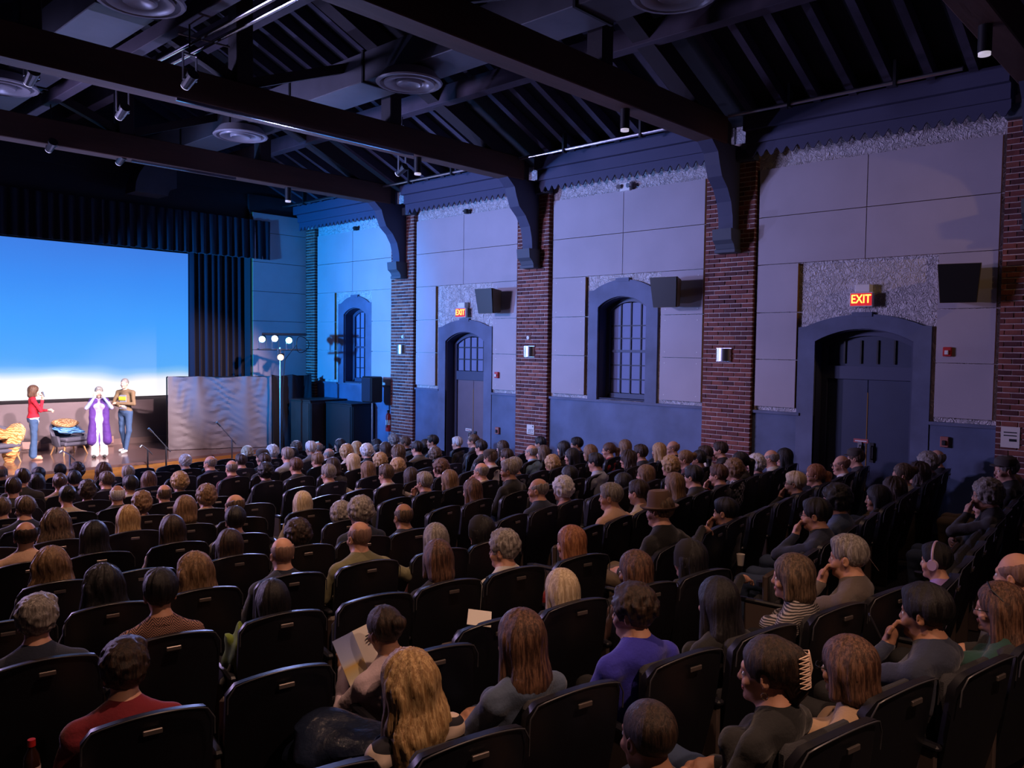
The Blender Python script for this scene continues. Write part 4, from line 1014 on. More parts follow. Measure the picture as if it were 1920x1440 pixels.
def make_seat():
    r_ = empty('theatre_seat')
    sb = seat_back_mesh(); me = sb.mesh('backrest_shell', M_SHELL, True); obj('backrest_shell', me, parent=r_)
    c = MB(); c.bbox((-.22, .175, .45), (.22, .235, .62), .02); c.bbox((-.225, .10, .60), (.225, .18, .92), .03); obj('back_cushion', c, M_PAD, r_, smooth=True)
    rim = MB(); pts = []
    for i in range(17):
        u = -1+2*i/16; au = abs(u); pts.append((u*.269, -.020+.045*u*u, .993-.050*u*u-.045*max(0, (au-.82)/.18)**2.4))
    pts = [(-.271, .03, .82)]+pts+[(.271, .03, .82)]
    obj('rim_highlight', rim.tube(pts, .0038, 6), mat('rim_highlight_tone', (.06, .06, .07), .4), r_, smooth=True)  # lighter strip added along the top edge to stand for the rim highlight
    obj('number_plate', MB().bbox((-.040, -.026, .905), (.040, -.014, .929), .003), M_PLATE, r_)
    s = MB(); s.bbox((-.235, .16, .36), (.235, .60, .45), .035); obj('seat_pad', s, M_PAD, r_, smooth=True)
    s = MB(); s.bbox((-.24, .16, .32), (.24, .58, .362), .02); obj('seat_pan', s, M_PANW, r_)
    a = MB(); a.bbox((-.315, .10, .58), (-.265, .48, .615), .012); obj('armrest', a, M_SHELL, r_)
    a = MB(); a.bbox((-.305, .12, .0), (-.275, .42, .585), .006); obj('side_panel', a, M_PANW, r_)
    cp = MB(); cp.cyl((-.29, .50, .56), (-.29, .50, .60), .038, .042, 12); obj('cup_holder', cp, M_BLACK, r_)
    return r_
def make_folded():
    r_ = empty('theatre_seat')
    for ch in list(SEAT.children):
        if ch.name.split('.')[0] not in ('seat_pad', 'seat_pan'): c = ch.copy(); COL.objects.link(c); c.parent = r_
    s = MB(); s.bbox((-.235, .19, .40), (.235, .27, .80), .035); obj('seat_pad', s, M_PAD, r_, smooth=True)
    s = MB(); s.bbox((-.24, .27, .38), (.24, .31, .80), .02); pan = obj('seat_pan', s, M_PANW, r_)
    e = MB(); e.cyl((0, .31, .62), (0, .316, .62), .03, n=18); obj('round_emblem', e, M_PLATE, pan)
    return r_
SEAT = make_seat(); FOLD = make_folded()

# ------------------------------------------------------------------ implicit-surface figures
def noise3(x, y, z):
    xi, yi, zi = np.floor(x), np.floor(y), np.floor(z); fx, fy, fz = x-xi, y-yi, z-zi
    fx, fy, fz = (f*f*(3-2*f) for f in (fx, fy, fz)); xi, yi, zi = (a.astype(np.int64) for a in (xi, yi, zi))
    def h(a, b, c): n = (a*374761393+b*668265263+c*2147483647) & 0xffffffff; n = ((n ^ (n >> 13))*1274126177) & 0xffffffff; return ((n ^ (n >> 16)) & 0xffff)/65535.-.5
    r_ = 0
    for a in (0, 1):
        for b in (0, 1):
            for c in (0, 1): r_ = r_+h(xi+a, yi+b, zi+c)*(fx if a else 1-fx)*(fy if b else 1-fy)*(fz if c else 1-fz)
    return r_
class SDF:
    def __init__(s): s.p = []; s.T = Matrix()
    def cap(s, a, b, ra, rb=None, mat=0, k=.03, sub=False, flat=None):
        a = s.T @ Vector(a); b = s.T @ Vector(b); s.p.append(('c', np.array(a), np.array(b), ra, ra if rb is None else rb, mat, k, sub, flat)); return s
    def ell(s, c, r, mat=0, k=.02, rot=(0, 0, 0), sub=False):
        M3 = (s.T.to_3x3() @ Euler(rot).to_matrix()); c = s.T @ Vector(c); s.p.append(('e', np.array(c), np.array(r, float), np.array(M3).T, None, mat, k, sub, None)); return s
    def build(s, axes, disp=None):
        X, Y, Z = axes; D = np.full((len(X), len(Y), len(Z)), .5); ID = np.zeros(D.shape, np.int8)
        for kind, a, b, c, d, mt, k, sub, flat in s.p:
            if kind == 'c': rm = max(c, d)+k+.02; lo = np.minimum(a, b)-rm; hi = np.maximum(a, b)+rm
            else: rm = b.max()+k+.02; lo = a-rm; hi = a+rm
            i0, i1 = np.searchsorted(X, (lo[0], hi[0])); j0, j1 = np.searchsorted(Y, (lo[1], hi[1])); k0, k1 = np.searchsorted(Z, (lo[2], hi[2]))
            if i0 >= i1 or j0 >= j1 or k0 >= k1: continue
            x, y, z = X[i0:i1, None, None], Y[None, j0:j1, None], Z[None, None, k0:k1]
            if kind == 'c':
                ba = b-a; L2 = ba@ba+1e-12; px, py, pz = x-a[0], y-a[1], z-a[2]; h = np.clip((px*ba[0]+py*ba[1]+pz*ba[2])/L2, 0, 1)
                qx, qy, qz = px-ba[0]*h, py-ba[1]*h, pz-ba[2]*h
                if flat: qx, qy, qz = qx/flat[0], qy/flat[1], qz/flat[2]
                v = np.sqrt(qx*qx+qy*qy+qz*qz)-(c+(d-c)*h)
            else:
                px, py, pz = x-a[0], y-a[1], z-a[2]; q = [c[i, 0]*px+c[i, 1]*py+c[i, 2]*pz for i in range(3)]
                k0_ = np.sqrt(sum((q[i]/b[i])**2 for i in range(3))); k1_ = np.sqrt(sum((q[i]/b[i]**2)**2 for i in range(3)))+1e-9; v = k0_*(k0_-1)/k1_
            S = (slice(i0, i1), slice(j0, j1), slice(k0, k1)); cur = D[S]
            if sub:
                h = np.maximum(k-np.abs(cur+v), 0)/k; D[S] = np.maximum(cur, -v)+h*h*k*.25
            else:
                h = np.maximum(k-np.abs(cur-v), 0)/k; ID[S] = np.where(v < cur, mt, ID[S]); D[S] = np.minimum(cur, v)-h*h*k*.25
        if disp is not None: D = D+disp(X[:, None, None], Y[None, :, None], Z[None, None, :])
        s.D = D
        inside = D < 0; c8 = np.zeros(tuple(n-1 for n in D.shape), np.int8)
        for a in (0, 1):
            for b in (0, 1):
                for c in (0, 1): c8 += inside[a:a+c8.shape[0], b:b+c8.shape[1], c:c+c8.shape[2]]
        act = (c8 > 0) & (c8 < 8); I, J, K = np.nonzero(act); idx = np.full(act.shape, -1, np.int64); idx[I, J, K] = np.arange(len(I))
        acc = np.zeros((len(I), 3)); cnt = np.zeros(len(I))
        off = [(a, b, c) for a in (0, 1) for b in (0, 1) for c in (0, 1)]
        for p in off:
            for ax in range(3):
                if p[ax]: continue
                q = list(p); q[ax] = 1; d0 = D[I+p[0], J+p[1], K+p[2]]; d1 = D[I+q[0], J+q[1], K+q[2]]; m_ = (d0 < 0) != (d1 < 0)
                t = np.where(m_, d0/(d0-d1+1e-20), 0)
                P0 = np.stack([X[I+p[0]], Y[J+p[1]], Z[K+p[2]]], 1); P1 = np.stack([X[I+q[0]], Y[J+q[1]], Z[K+q[2]]], 1)
                acc += np.where(m_[:, None], P0+(P1-P0)*t[:, None], 0); cnt += m_
        V = acc/np.maximum(cnt, 1)[:, None]; Q = []; MI = []
        for ax in range(3):
            o = [a for a in range(3) if a != ax]; A = np.moveaxis(inside, ax, 0); A0, A1 = A[:-1, 1:-1, 1:-1], A[1:, 1:-1, 1:-1]; ch = A0 != A1
            i, j, k_ = np.nonzero(ch); j += 1; k_ += 1; up = A0[i, j-1, k_-1]; IX = np.moveaxis(idx, ax, 0); q = np.stack([IX[i, j-1, k_-1], IX[i, j, k_-1], IX[i, j, k_], IX[i, j-1, k_]], 1)
            flip = up if ax != 1 else ~up; q = np.where(flip[:, None], q, q[:, ::-1]); Q.append(q); IDm = np.moveaxis(ID, ax, 0); MI.append(np.where(up, IDm[i, j, k_], IDm[i+1, j, k_]))
        Q = np.concatenate(Q); MI = np.concatenate(MI); ok = (Q >= 0).all(1); Q = Q[ok]; MI = MI[ok]
        if MI.max() > 0:      # even out the stair-stepped borders between materials (necklines, cuffs, waist)
            E = np.sort(np.concatenate([Q[:, [i, (i+1) % 4]] for i in range(4)]), 1); EM = np.tile(MI, 4).astype(int); key = E[:, 0]*len(V)+E[:, 1]
            u, inv = np.unique(key, return_inverse=True); lo = np.full(len(u), 99); hi = np.full(len(u), -1); np.minimum.at(lo, inv, EM); np.maximum.at(hi, inv, EM)
            b = u[lo != hi]; a_, b_ = b//len(V), b % len(V); cn = np.bincount(np.concatenate([a_, b_]), minlength=len(V)); m_ = cn >= 2
            for _ in range(10):
                s_ = np.zeros_like(V); np.add.at(s_, a_, V[b_]); np.add.at(s_, b_, V[a_]); V[m_] = V[m_]*.4+.6*s_[m_]/cn[m_][:, None]
        return V, Q, MI
def np_mesh(name, V, Q, MI, mats):
    me = bpy.data.meshes.new(name); me.vertices.add(len(V)); me.vertices.foreach_set('co', V.astype(np.float32).ravel())
    me.loops.add(len(Q)*4); me.loops.foreach_set('vertex_index', Q.astype(np.int32).ravel()); me.polygons.add(len(Q)); me.polygons.foreach_set('loop_start', np.arange(0, len(Q)*4, 4, dtype=np.int32))
    for m in mats: me.materials.append(m)
    me.polygons.foreach_set('material_index', MI.astype(np.int32)); me.polygons.foreach_set('use_smooth', np.ones(len(Q), bool)); me.update(calc_edges=True); me.validate(); return me
def axis(*segs):     # (start, stop, step), ...
    out = []
    for a, b, st_ in segs: out.append(np.arange(a, b-1e-9, st_))
    return np.unique(np.round(np.concatenate(out+[np.array([segs[-1][1]])]), 5))
SKN, TOP, TRO, SHO, EYW, IRI, LPS = range(7)
def head(S, T, fem=False):
    o = S.T; S.T = T
    S.ell((0, -.012, .030), (.074, .094, .088), SKN, .03); S.ell((0, .030, -.022), (.060, .066, .082), SKN, .03); S.ell((0, .042, -.085), (.040 if fem else .046, .042, .032), SKN, .03)
    S.ell((0, .082, .020), (.046, .014, .010), SKN, .02)
    for s_ in (-1, 1):
        S.ell((s_*.031, .104, -.004), (.020, .016, .013), SKN, .012, sub=True); S.ell((s_*.031, .082, -.004), (.0145, .0125, .011), EYW, .002); S.ell((s_*.031, .0925, -.004), (.006, .0035, .006), IRI, .001)
        S.ell((s_*.040, .070, -.038), (.020, .022, .018), SKN, .02); S.ell((s_*.075, -.004, -.012), (.009, .020, .032), SKN, .006, (0, 0, s_*-.35)); S.ell((s_*.083, -.002, -.012), (.006, .010, .018), SKN, .004, sub=True)
    S.cap((0, .092, .004), (0, .108, -.028), .0075, .0105, SKN, .012); S.ell((0, .101, -.034), (.015, .010, .008), SKN, .008)
    S.ell((0, .092, -.062), (.023, .012, .0065), LPS, .006); S.ell((0, .091, -.072), (.019, .011, .0065), LPS, .006); S.ell((0, .080, -.100), (.020, .018, .016), SKN, .02)
    S.T = o
def hand(S, w_, d, up, sd, curl=.5, r=.0095):
    """wrist point, pointing direction, back-of-hand normal, thumb side"""
    w_ = Vector(w_); d = Vector(d).normalized(); up = Vector(up); up = (up-d*up.dot(d)).normalized(); s_ = d.cross(up)*sd
    S.cap(w_-d*.01, w_+d*.045, .026, .030, SKN, .02, flat=None); S.cap(w_+d*.06-s_*.022, w_+d*.06+s_*.022, .016, .016, SKN, .02)
    for i, ln in enumerate((.070, .080, .075, .060)):
        b = w_+d*.078+s_*(.033-.022*i); a1 = curl*.7; m1 = b+(d*math.cos(a1)-up*math.sin(a1))*ln*.5; a2 = curl*1.8; m2 = m1+(d*math.cos(a2)-up*math.sin(a2))*ln*.5
        S.cap(b-d*.02, m1, r+.001, r, SKN, .004); S.cap(m1, m2, r, r*.85, SKN, .004)
    b = w_+d*.02+s_*.024; m1 = b+(d*.6+s_*.8).normalized()*.035-up*.006; m2 = m1+(d*.9+s_*.3).normalized()*.032-up*.01; S.cap(b, m1, .0125, .011, SKN, .008); S.cap(m1, m2, .011, .0095, SKN, .004)
HZ = 1.11
def seated(pose='lap', fem=False, yaw=0., sleeve=True):
    S = SDF(); f = .90 if fem else 1.0; sw = .178*f; hx, hy = 0, .16
    T = Matrix.Translation((0, hy, HZ)) @ Euler((R(-4), 0, yaw)).to_matrix().to_4x4(); head(S, T, fem)
    S.cap((0, hy-.028, HZ-.06), (0, hy-.055, HZ-.19), .049*f, .056*f, SKN, .025)
    # torso
    S.cap((0, hy-.055, .915), (0, .17, .76), .10*f, .125*f, TOP, .06, flat=(1.35, 1, 1)); S.cap((0, .17, .76), (0, .26, .55), .125*f, .14, TOP, .06, flat=(1.25, 1, 1))
    S.ell((0, hy-.045, .945), (.085, .065, .035), TOP, .03)
    if fem:
        for s_ in (-1, 1): S.ell((s_*.075, .255, .83), (.065, .055, .06), TOP, .05)
    for s_ in (-1, 1):
        sh = Vector((s_*sw, hy-.045, .89)); S.cap((s_*.05, hy-.05, .935), sh, .055*f, .060*f, TOP, .04)
        if pose == 'lap': el_, wr = Vector((s_*.245, .20, .68)), Vector((s_*.09, .43, .62)); hd = (-s_*.5, .85, -.15)
        elif pose == 'chin' and s_ < 0: el_, wr = Vector((-.20, .40, .80)), Vector((-.07, .30, .935)); hd = (.35, -.15, .9)
        elif pose == 'chin': el_, wr = Vector((.23, .24, .68)), Vector((-.04, .40, .70)); hd = (-1, .1, .0)
        elif pose == 'cross': el_, wr = Vector((s_*.235, .26, .70)), Vector((-s_*.06, .36, .74)); hd = (-s_, .0, .0)
        elif pose == 'arm' and s_ > 0: el_, wr = Vector((.36, .06, .80)), Vector((.52, .09, .90)); hd = (1, .1, -.2)
        elif pose == 'arm': el_, wr = Vector((-.27, .16, .70)), Vector((-.14, .42, .62)); hd = (.4, .9, -.1)
        elif pose == 'read': el_, wr = Vector((s_*.25, .26, .74)), Vector((s_*.13, .48, .84)); hd = (-s_*.3, .5, .7)
        S.cap(sh, el_, .054*f, .045*f, TOP, .03); S.cap(el_, wr, .045*f, .032*f, TOP, .02); S.cap(wr, wr+Vector(hd).normalized()*.015, .027, .027, SKN, .008)
        hand(S, wr+Vector(hd).normalized()*.02, hd, (0, 0, 1) if pose != 'chin' else (0, 1, .2), -s_, .9 if pose in ('chin', 'read') else .55)
        hip = Vector((s_*.10, .26, .53)); kn = Vector((s_*.135, .70, .53)); an = Vector((s_*.13, .69, .11))
        S.cap(hip, kn, .086 if not fem else .082, .062, TRO, .04); S.cap(kn, an, .060, .042, TRO, .03); S.cap(an+Vector((0, -.03, -.06)), an+Vector((0, .15, -.065)), .042, .036, SHO, .02)
    xs = axis((-.5, -.12, .013), (-.12, .12, .0065), (.12, .78 if pose == 'arm' else .5, .013)); ys = axis((-.06, .04, .012), (.04, .30, .0068), (.30, .58, .011), (.58, .95, .02)); zs = axis((-.0, .5, .02), (.5, .96, .011), (.96, 1.27, .0065))
    def dp(X, Y, Z):     # cloth folds on the trunk and sleeves only
        return np.where(Z < .93, .010*noise3(X*16+0*Y, Y*16+0*X, Z*22)+.004*noise3(X*45+0*Y, Y*45+0*X, Z*45), 0)*np.clip((.95-Z)*30, 0, 1)
    V, Q, MI = S.build((xs, ys, zs), dp); return V, Q, MI, T
BODIES = {}
def body(code):
    if code not in BODIES:
        pose, fem, yaw = dict(m0=('lap', 0, 0), m1=('lap', 0, .45), f0=('lap', 1, 0), f1=('lap', 1, .35), mc=('chin', 0, .1), fx=('cross', 1, .15), mr=('arm', 0, .2), rd=('read', 1, .25))[code]
        V, Q, MI, T = seated(pose, fem, yaw); G_ = 1.09
        z = V[:, 2]; V = np.stack([V[:, 0]*G_, .05+V[:, 1]*1.04, np.where(z > .5, HZ+(z-HZ)*G_, z*(HZ-(HZ-.5)*G_)/.5)], 1)
        T = Matrix.Translation((T.translation.x*G_, T.translation.y*1.04+.05, HZ)) @ T.to_3x3().to_4x4() @ Matrix.Scale(G_, 4); BODIES[code] = (np_mesh('person_body', V, Q, MI, [SKIN[0], CLOTH['navy'], TROUS[0], SHOE, EYE, IRIS, LIP]), T)
    return BODIES[code]
# hair pieces in head space (origin at head centre, +Y forward)
def hair(style):
    S = SDF(); amp, cl_ = .0035, 'straight'; z0 = -.16; bz = .125; z1 = .17; y0, y1 = -.17, .16; xw = .15
    def cap_(g=.012, top=.0): S.ell((0, -.014, .034+top), (.076+g, .096+g, .088+g), 0, .02)
    def face(x=.066, ylo=.062, zt=.060): S.ell((0, .115, -.035), (x, .075, .105), 0, .012, sub=True)
    def below(z, y=-.2): S.ell((0, .02, z-.3), (.4, .4, .3), 0, .01, sub=True)
    def ears():
        for s_ in (-1, 1): S.ell((s_*.088, .006, -.018), (.026, .024, .036), 0, .01, sub=True)
    if style == 'sh': cap_(.013, .006); S.ell((0, .03, .095), (.06, .06, .03), 0, .03); face(); ears(); below(-.062); amp = .005
    elif style == 'ms': cap_(.020, .008); S.ell((.02, .03, .10), (.065, .06, .035), 0, .03); face(.064); ears(); below(-.085); amp = .011; cl_ = 'curl2'
    elif style == 'bz': cap_(.0045); face(.070); ears(); below(-.055); amp = .0008
    elif style == 'bc': cap_(.0065); S.ell((0, .022, .125), (.086, .142, .112), 0, .010, sub=True); face(.075); ears(); below(-.062); amp = .003
    elif style == 'cu': cap_(.026, .006); S.ell((0, -.03, .0), (.098, .095, .085), 0, .04); face(.062); below(-.088); amp = .013; cl_ = 'curl'
    elif style == 'bo':
        cap_(.018, .002); S.cap((0, -.035, -.02), (0, -.05, -.085), .088, .085, 0, .04, flat=(1.12, .9, 1))
        for s_ in (-1, 1): S.cap((s_*.072, .01, .02), (s_*.080, .022, -.10), .030, .024, 0, .03)
        S.ell((0, .03, -.09), (.06, .085, .16), 0, .012, sub=True); face(.060); below(-.135)
    elif style == 'lo':
        z0 = -.42; cap_(.016, .002); S.cap((0, -.04, -.02), (0, -.062, -.16), .086, .080, 0, .04, flat=(1.12, .85, 1)); S.cap((0, -.062, -.16), (0, -.050, -.34), .080, .060, 0, .04, flat=(1.3, .62, 1))
        for s_ in (-1, 1): S.cap((s_*.070, .01, .02), (s_*.086, .02, -.20), .028, .026, 0, .03)
        S.ell((0, .035, -.12), (.058, .085, .20), 0, .012, sub=True); face(.058)
    elif style == 'wa':
        z0 = -.42; xw = .22; cap_(.024, .004); S.cap((0, -.03, -.02), (0, -.055, -.17), .095, .098, 0, .05, flat=(1.2, .85, 1)); S.cap((0, -.055, -.17), (0, -.04, -.34), .10, .085, 0, .05, flat=(1.5, .6, 1))
        for s_ in (-1, 1): S.cap((s_*.072, .01, .02), (s_*.12, .02, -.24), .034, .036, 0, .04)
        S.ell((0, .045, -.12), (.056, .085, .20), 0, .012, sub=True); face(.057); amp = .010; cl_ = 'wave'
    elif style in ('po', 'bu', 'up'):
        cap_(.011, .002); face(.068); ears(); below(-.075)
        if style == 'po': y0 = -.24; z0 = -.36; S.cap((0, -.10, .03), (0, -.145, .0), .022, .032, 0, .02); S.cap((0, -.145, .0), (0, -.125, -.26), .036, .018, 0, .03)
        elif style == 'bu': y0 = -.22; S.ell((0, -.125, .055), (.042, .038, .040), 0, .012)
        else: y0 = -.2; S.cap((0, -.10, .06), (0, -.105, -.05), .038, .034, 0, .04); S.cap((.01, -.09, -.06), (.015, -.085, -.12), .03, .02, 0, .03)
    if style == 'fringe': pass
    z0 = min(z0, -.16)
    xs = np.arange(-xw, xw+.001, .0072); ys = np.arange(y0, y1+.001, .0072); zs = np.arange(z0, z1+.001, .0078)
    def dp(X, Y, Z):
        an = np.arctan2(X, -(Y+.02))+0*Z
        if cl_ == 'straight': return amp*(1.6*noise3(an*9, Z*5+an*.6, 0*an)+1.2*noise3(an*24, Z*7, 0*an+5))
        if cl_ == 'wave': return amp*(1.4*noise3(an*7+.5*np.sin(Z*34), Z*10, 0*an)+.9*noise3(an*20+.8*np.sin(Z*40), Z*8, 0*an+3))
        return amp*(1.5*noise3(X*38+0*Z, Y*38+0*Z, Z*38+0*X)+.8*noise3(X*85+0*Z, Y*85+0*Z, Z*85+0*X))
    V, Q, MI = S.build((xs, ys, zs), dp); return np_mesh('hair', V, Q, MI, [HAIR['k']])
def hat(style):
    m = MB()
    if style == 'fe': m.lathe([(.0, .155), (.04, .165), (.075, .16), (.088, .13), (.094, .07), (.097, .045), (.098, .04), (.13, .030), (.150, .045), (.150, .038), (.13, .022), (.096, .03), (.085, .045), (.08, .12), (0, .145)])
    elif style == 'ca': m.lathe([(0, .14), (.06, .138), (.095, .115), (.104, .08), (.098, .045), (.09, .045), (.09, .08), (0, .125)]); m.poly([(.08*math.sin(a), .05+.095*math.cos(a)) for a in np.linspace(-1.2, 1.2, 12)], [], .008, lambda u, v, w_: (u, v, .045+w_))
    else: m.lathe([(0, .145), (.05, .135), (.088, .10), (.102, .05), (.104, .0), (.104, -.03), (.097, -.03), (.095, .05), (0, .13)])
    return m.mesh({'fe': 'hat', 'ca': 'cap', 'be': 'knit_cap'}[style], {'fe': mat('hat_felt', (.13, .075, .055), .85), 'ca': mat('cap_cloth', (.06, .05, .045), .9), 'be': mat('cap_knit', (.02, .018, .02), .95)}[style], True)
HAIRM = {}
def hair_mesh(st_):
    if st_ not in HAIRM: HAIRM[st_] = hair(st_)
    return HAIRM[st_]
# ------------------------------------------------------------------ audience layout
BL = {'L': (-.22, 1.0, .76), 'R': (.10, 1.03, .35)}
ORD = ['', 'first', 'second', 'third', 'fourth', 'fifth', 'sixth', 'seventh', 'eighth', 'ninth', 'tenth', 'eleventh', 'twelfth', 'thirteenth', 'fourteenth', 'fifteenth']
PP = {}
for l in PEOPLE.splitlines():
    a = l.split(); PP[a[0]] = dict(style=a[1], hc=a[2], top=a[3], pose=a[4], px=(int(a[5]), int(a[6])))
STY = dict(sh='short {} hair', ms='tousled {} hair', bz='closely shaved head', bc='balding head of {} hair', cu='curly {} hair', bo='chin-length {} hair', lo='long straight {} hair',
           wa='long wavy {} hair', po='{} ponytail', bu='{} hair in a bun', up='{} hair up in a claw clip', fe='brown felt fedora', ca='flat cap', be='dark knitted cap')
HC = dict(k='black', d='dark brown', b='brown', a='auburn', l='light brown', y='blond', p='pale blond', g='grey', w='white', o='ginger', r='cropped')
SPECIAL = dict(A36='person with sunglasses pushed up on dark brown hair, pink top', A44='dark-haired person in a burgundy sweater over a red plaid collar',
 B59='person in a pink jacket reading an open illustrated booklet', B60='person with long wavy blond hair and black and white patterned top',
 C43='person with long auburn hair in a denim jacket, hands clasped', C40='person in a royal blue sweater, short dark hair, seen from behind', C44='person with closely shaved head cut off by the bottom frame edge',
 D24='person with dark hair held up by a cream claw clip, hoop earring', D23='person with auburn chin-length hair, glasses and tan sweater', D22='person with long auburn hair and glasses at the dark right edge',
 D18='child in lilac top wearing lilac headphones', D25='black-haired person in dark clothes holding up a phone', C35='person in a brown felt fedora and black coat', D19='grey-haired person in a taupe shirt with hand on chin',
 D20='person with brown hair in a dark striped top, facing the stage', D8='dark-haired person with glasses and navy sweater, hand on chin', B50='bald person in an olive jacket with arm over the next seat',
 B53='bald person in a navy jacket two seats from the olive jacket', B55='person with auburn bob in dark coat and beige plaid scarf', A43='person with tousled grey hair and navy top near the frame edge',
 A40='black-haired person in a rust herringbone top', B47='person with straight pale blond hair in a cream top', C37='person with long ginger hair and red scarf', C38='person with pale blond bob cut, dark pink top',
 C33='grey-haired person in a peach striped shirt sitting sideways', D21='balding person at the far dark frame edge', B7='person in a pale blue-grey shirt sitting taller than the row', D4='person with ginger ponytail and glasses beside the aisle wall',
 B20='person with light brown hair and zebra patterned top', C26='person with curly light brown hair in black and white check', A37='shaved-headed person with ears showing, peach shirt collar', C10='person with auburn ponytail and red scarf by the blue dado')
def hpos(r_, T): return r_.matrix_world @ T
rows = []
for l in ROWS.splitlines():
    a = l.split(); rows.append((a[0][0], int(a[0][1:]), [(float(t.split(':')[0]), t.split(':')[1] if ':' in t else None) for t in a[1:]]))
side_phrase = {'L': 'left of the aisle', 'R': 'right of the aisle'}
base = {}
for k, p in PP.items():
    t = p['top']; tw = TOPW.get(t, t); hair_ = STY[p['style']].format(HC[p['hc']])
    base[k] = SPECIAL.get(k) or ('person with %s and %s' % (hair_, tw+' top' if t != 'plaid' else tw))
from collections import Counter
cnt = Counter(base.values())
SEATS_AT = {}
persons = {}
maxrow = {'L': 14, 'R': 14}
for b, j, lst in rows:
    m_, pt, o_ = BL[b]; rot = -math.atan2(-m_, 1)*-1
    rot = math.atan(m_)      # row tilt, seats face the normal of the row
    lst2 = sorted(lst, key=lambda t: t[0], reverse=(b == 'L'))
    for q, (x, pid) in enumerate(lst2):
        y = o_+pt*j+m_*(x-5.3); z = floor_z(y)
        loc = (x, y, z); nrow = maxrow[b]-j+1
        rowtxt = '%s row from the stage' % ORD[nrow]
        SEATS_AT[(b, j, q)] = (x, y, pid)
        fold = pid is None and RNG.random() < .75
        first_use = (SEAT if not fold else FOLD); used = first_use.get('used')
        if used: s_ = copy_tree(first_use)
        else: s_ = first_use; s_['used'] = 1
        off = (0, 0)
        if b == 'L' and j <= 1: off = (.10 if x > 2.5 else .05, -.13)
        off = {'A44': (0, -.14), 'B60': (.06, -.24), 'D23': (.17, -.06), 'B59': (.05, -.19)}.get(pid, off)
        s_.location = (x+off[0], y+off[1], z); s_.rotation_euler = (0, 0, rot+RNG.uniform(-.01, .01))
        tag(s_, '%sblack theatre seat, %s %s, %s from the aisle' % ('empty ' if pid is None else '', rowtxt, side_phrase[b].replace(' of the aisle', ''), ORD[q+1]), 'theatre seat', 'black theatre seats in rows')
        if pid: persons[pid] = (loc, rot, b, j, q, nrow)
for o_ in (SEAT, FOLD):
    if 'used' in o_: del o_['used']
for o_ in COL.objects:
    if 'used' in o_: del o_['used']
def set_mats(o, mats):
    for i, m in enumerate(mats):
        if m: o.material_slots[i].link = 'OBJECT'; o.material_slots[i].material = m
PO = {}
seen = Counter()
def headshift(x): return x
IM = cam.matrix_world.inverted()
def proj(P): q = IM @ Vector(P); return (960+1511.6*q.x/-q.z, 720-1511.6*q.y/-q.z)
for k, (loc, rot, b, j, q, nrow) in persons.items():
    p = PP[k]; me, T = body(p['pose']); o = bpy.data.objects.new('person', me); COL.objects.link(o)
    face = -math.atan2(6.4-loc[0], 20.2-loc[1]); rz = rot*.45+face*.55+RNG.uniform(-.07, .07)
    if k in ('D24', 'D23', 'D20', 'D19', 'D8'): rz = face+.12
    sc = 1.0
    # scale the sitting height so that the head reaches the height seen in the photograph
    best = (9e9, 1)
    for s_ in np.linspace(.86, 1.16, 31):
        hp = Matrix.Translation(loc) @ Matrix.Rotation(rz, 4, 'Z') @ (Vector((T.translation.x, T.translation.y, T.translation.z))*s_*Vector((1, 1, 1)) if False else Vector((T.translation.x, T.translation.y, T.translation.z*s_)))
        d_ = abs(proj(hp)[1]-p['px'][1])
        if d_ < best[0]: best = (d_, s_, proj(hp)[0])
    zs_ = best[1]; o.location = loc; o.rotation_euler = (0, 0, rz); o.scale = (1, 1, 1)
    # shift sideways a little to meet the column seen in the photograph
    depth = -(IM @ Vector(loc)).z; dx = (p['px'][0]-best[2])/1511.6*depth; dx = max(-.14, min(.14, dx))
    right = cam.matrix_world.to_3x3() @ Vector((1, 0, 0)); o.location = Vector(loc)+Vector((right.x, right.y, 0))*dx
    zadd = max(-.12, min(.12, (zs_-1)*HZ)); o.location.z += zadd if k != 'D18' else -.17
    if k == 'D18': o.scale = (.82, .82, .90); o.location.z = loc[2]+.06
    lab = base[k]
    if cnt[lab] > 1: lab = lab.replace('person with', 'person,') + ', %s row %s' % (ORD[nrow], side_phrase[b])
    seen[lab] += 1
    if seen[lab] > 1: lab += ', %s seat' % ORD[q+1]
    tag(o, lab, 'person', 'seated audience')
    h_ = hash(k) if False else sum(ord(c)*(i+3) for i, c in enumerate(k)); sk = SKIN[(0, 0, 1, 0, 2, 0, 1)[h_ % 7] if k not in ('B50', 'A37', 'A12') else (1 if k != 'A12' else 2)]
    set_mats(o, [sk, CLOTH[p['top']], TROUS[h_ % 4]])
    if p['style'] in ('fe', 'ca', 'be'):
        hh = obj('hair', hair_mesh('bo' if p['style'] == 'be' else 'sh'), parent=o); set_mats(hh, [HAIR[p['hc']]]); hh.matrix_local = T
        g = HAIRM.setdefault('hat_'+p['style'], None) or hat(p['style']); HAIRM['hat_'+p['style']] = g
        c_ = obj({'fe': 'hat', 'ca': 'cap', 'be': 'knit_cap'}[p['style']], g, parent=o); c_.matrix_local = T
    elif p['style'] != 'none':
        hh = obj('hair', hair_mesh(p['style']), parent=o); set_mats(hh, [HAIR[p['hc']]]); hh.matrix_local = T @ Matrix.Diagonal((1+.04*((h_ % 5)-2)/2, 1, 1+.03*((h_ % 7)-3)/3, 1))
    if k == 'B59': o.rotation_euler.y = -.14; o.location.x += .15
    if k == 'B60': o.rotation_euler.y = -.08; o.location.x += .13
    if k == 'B7': o.location.z += .10
    PO[k] = (o, T)
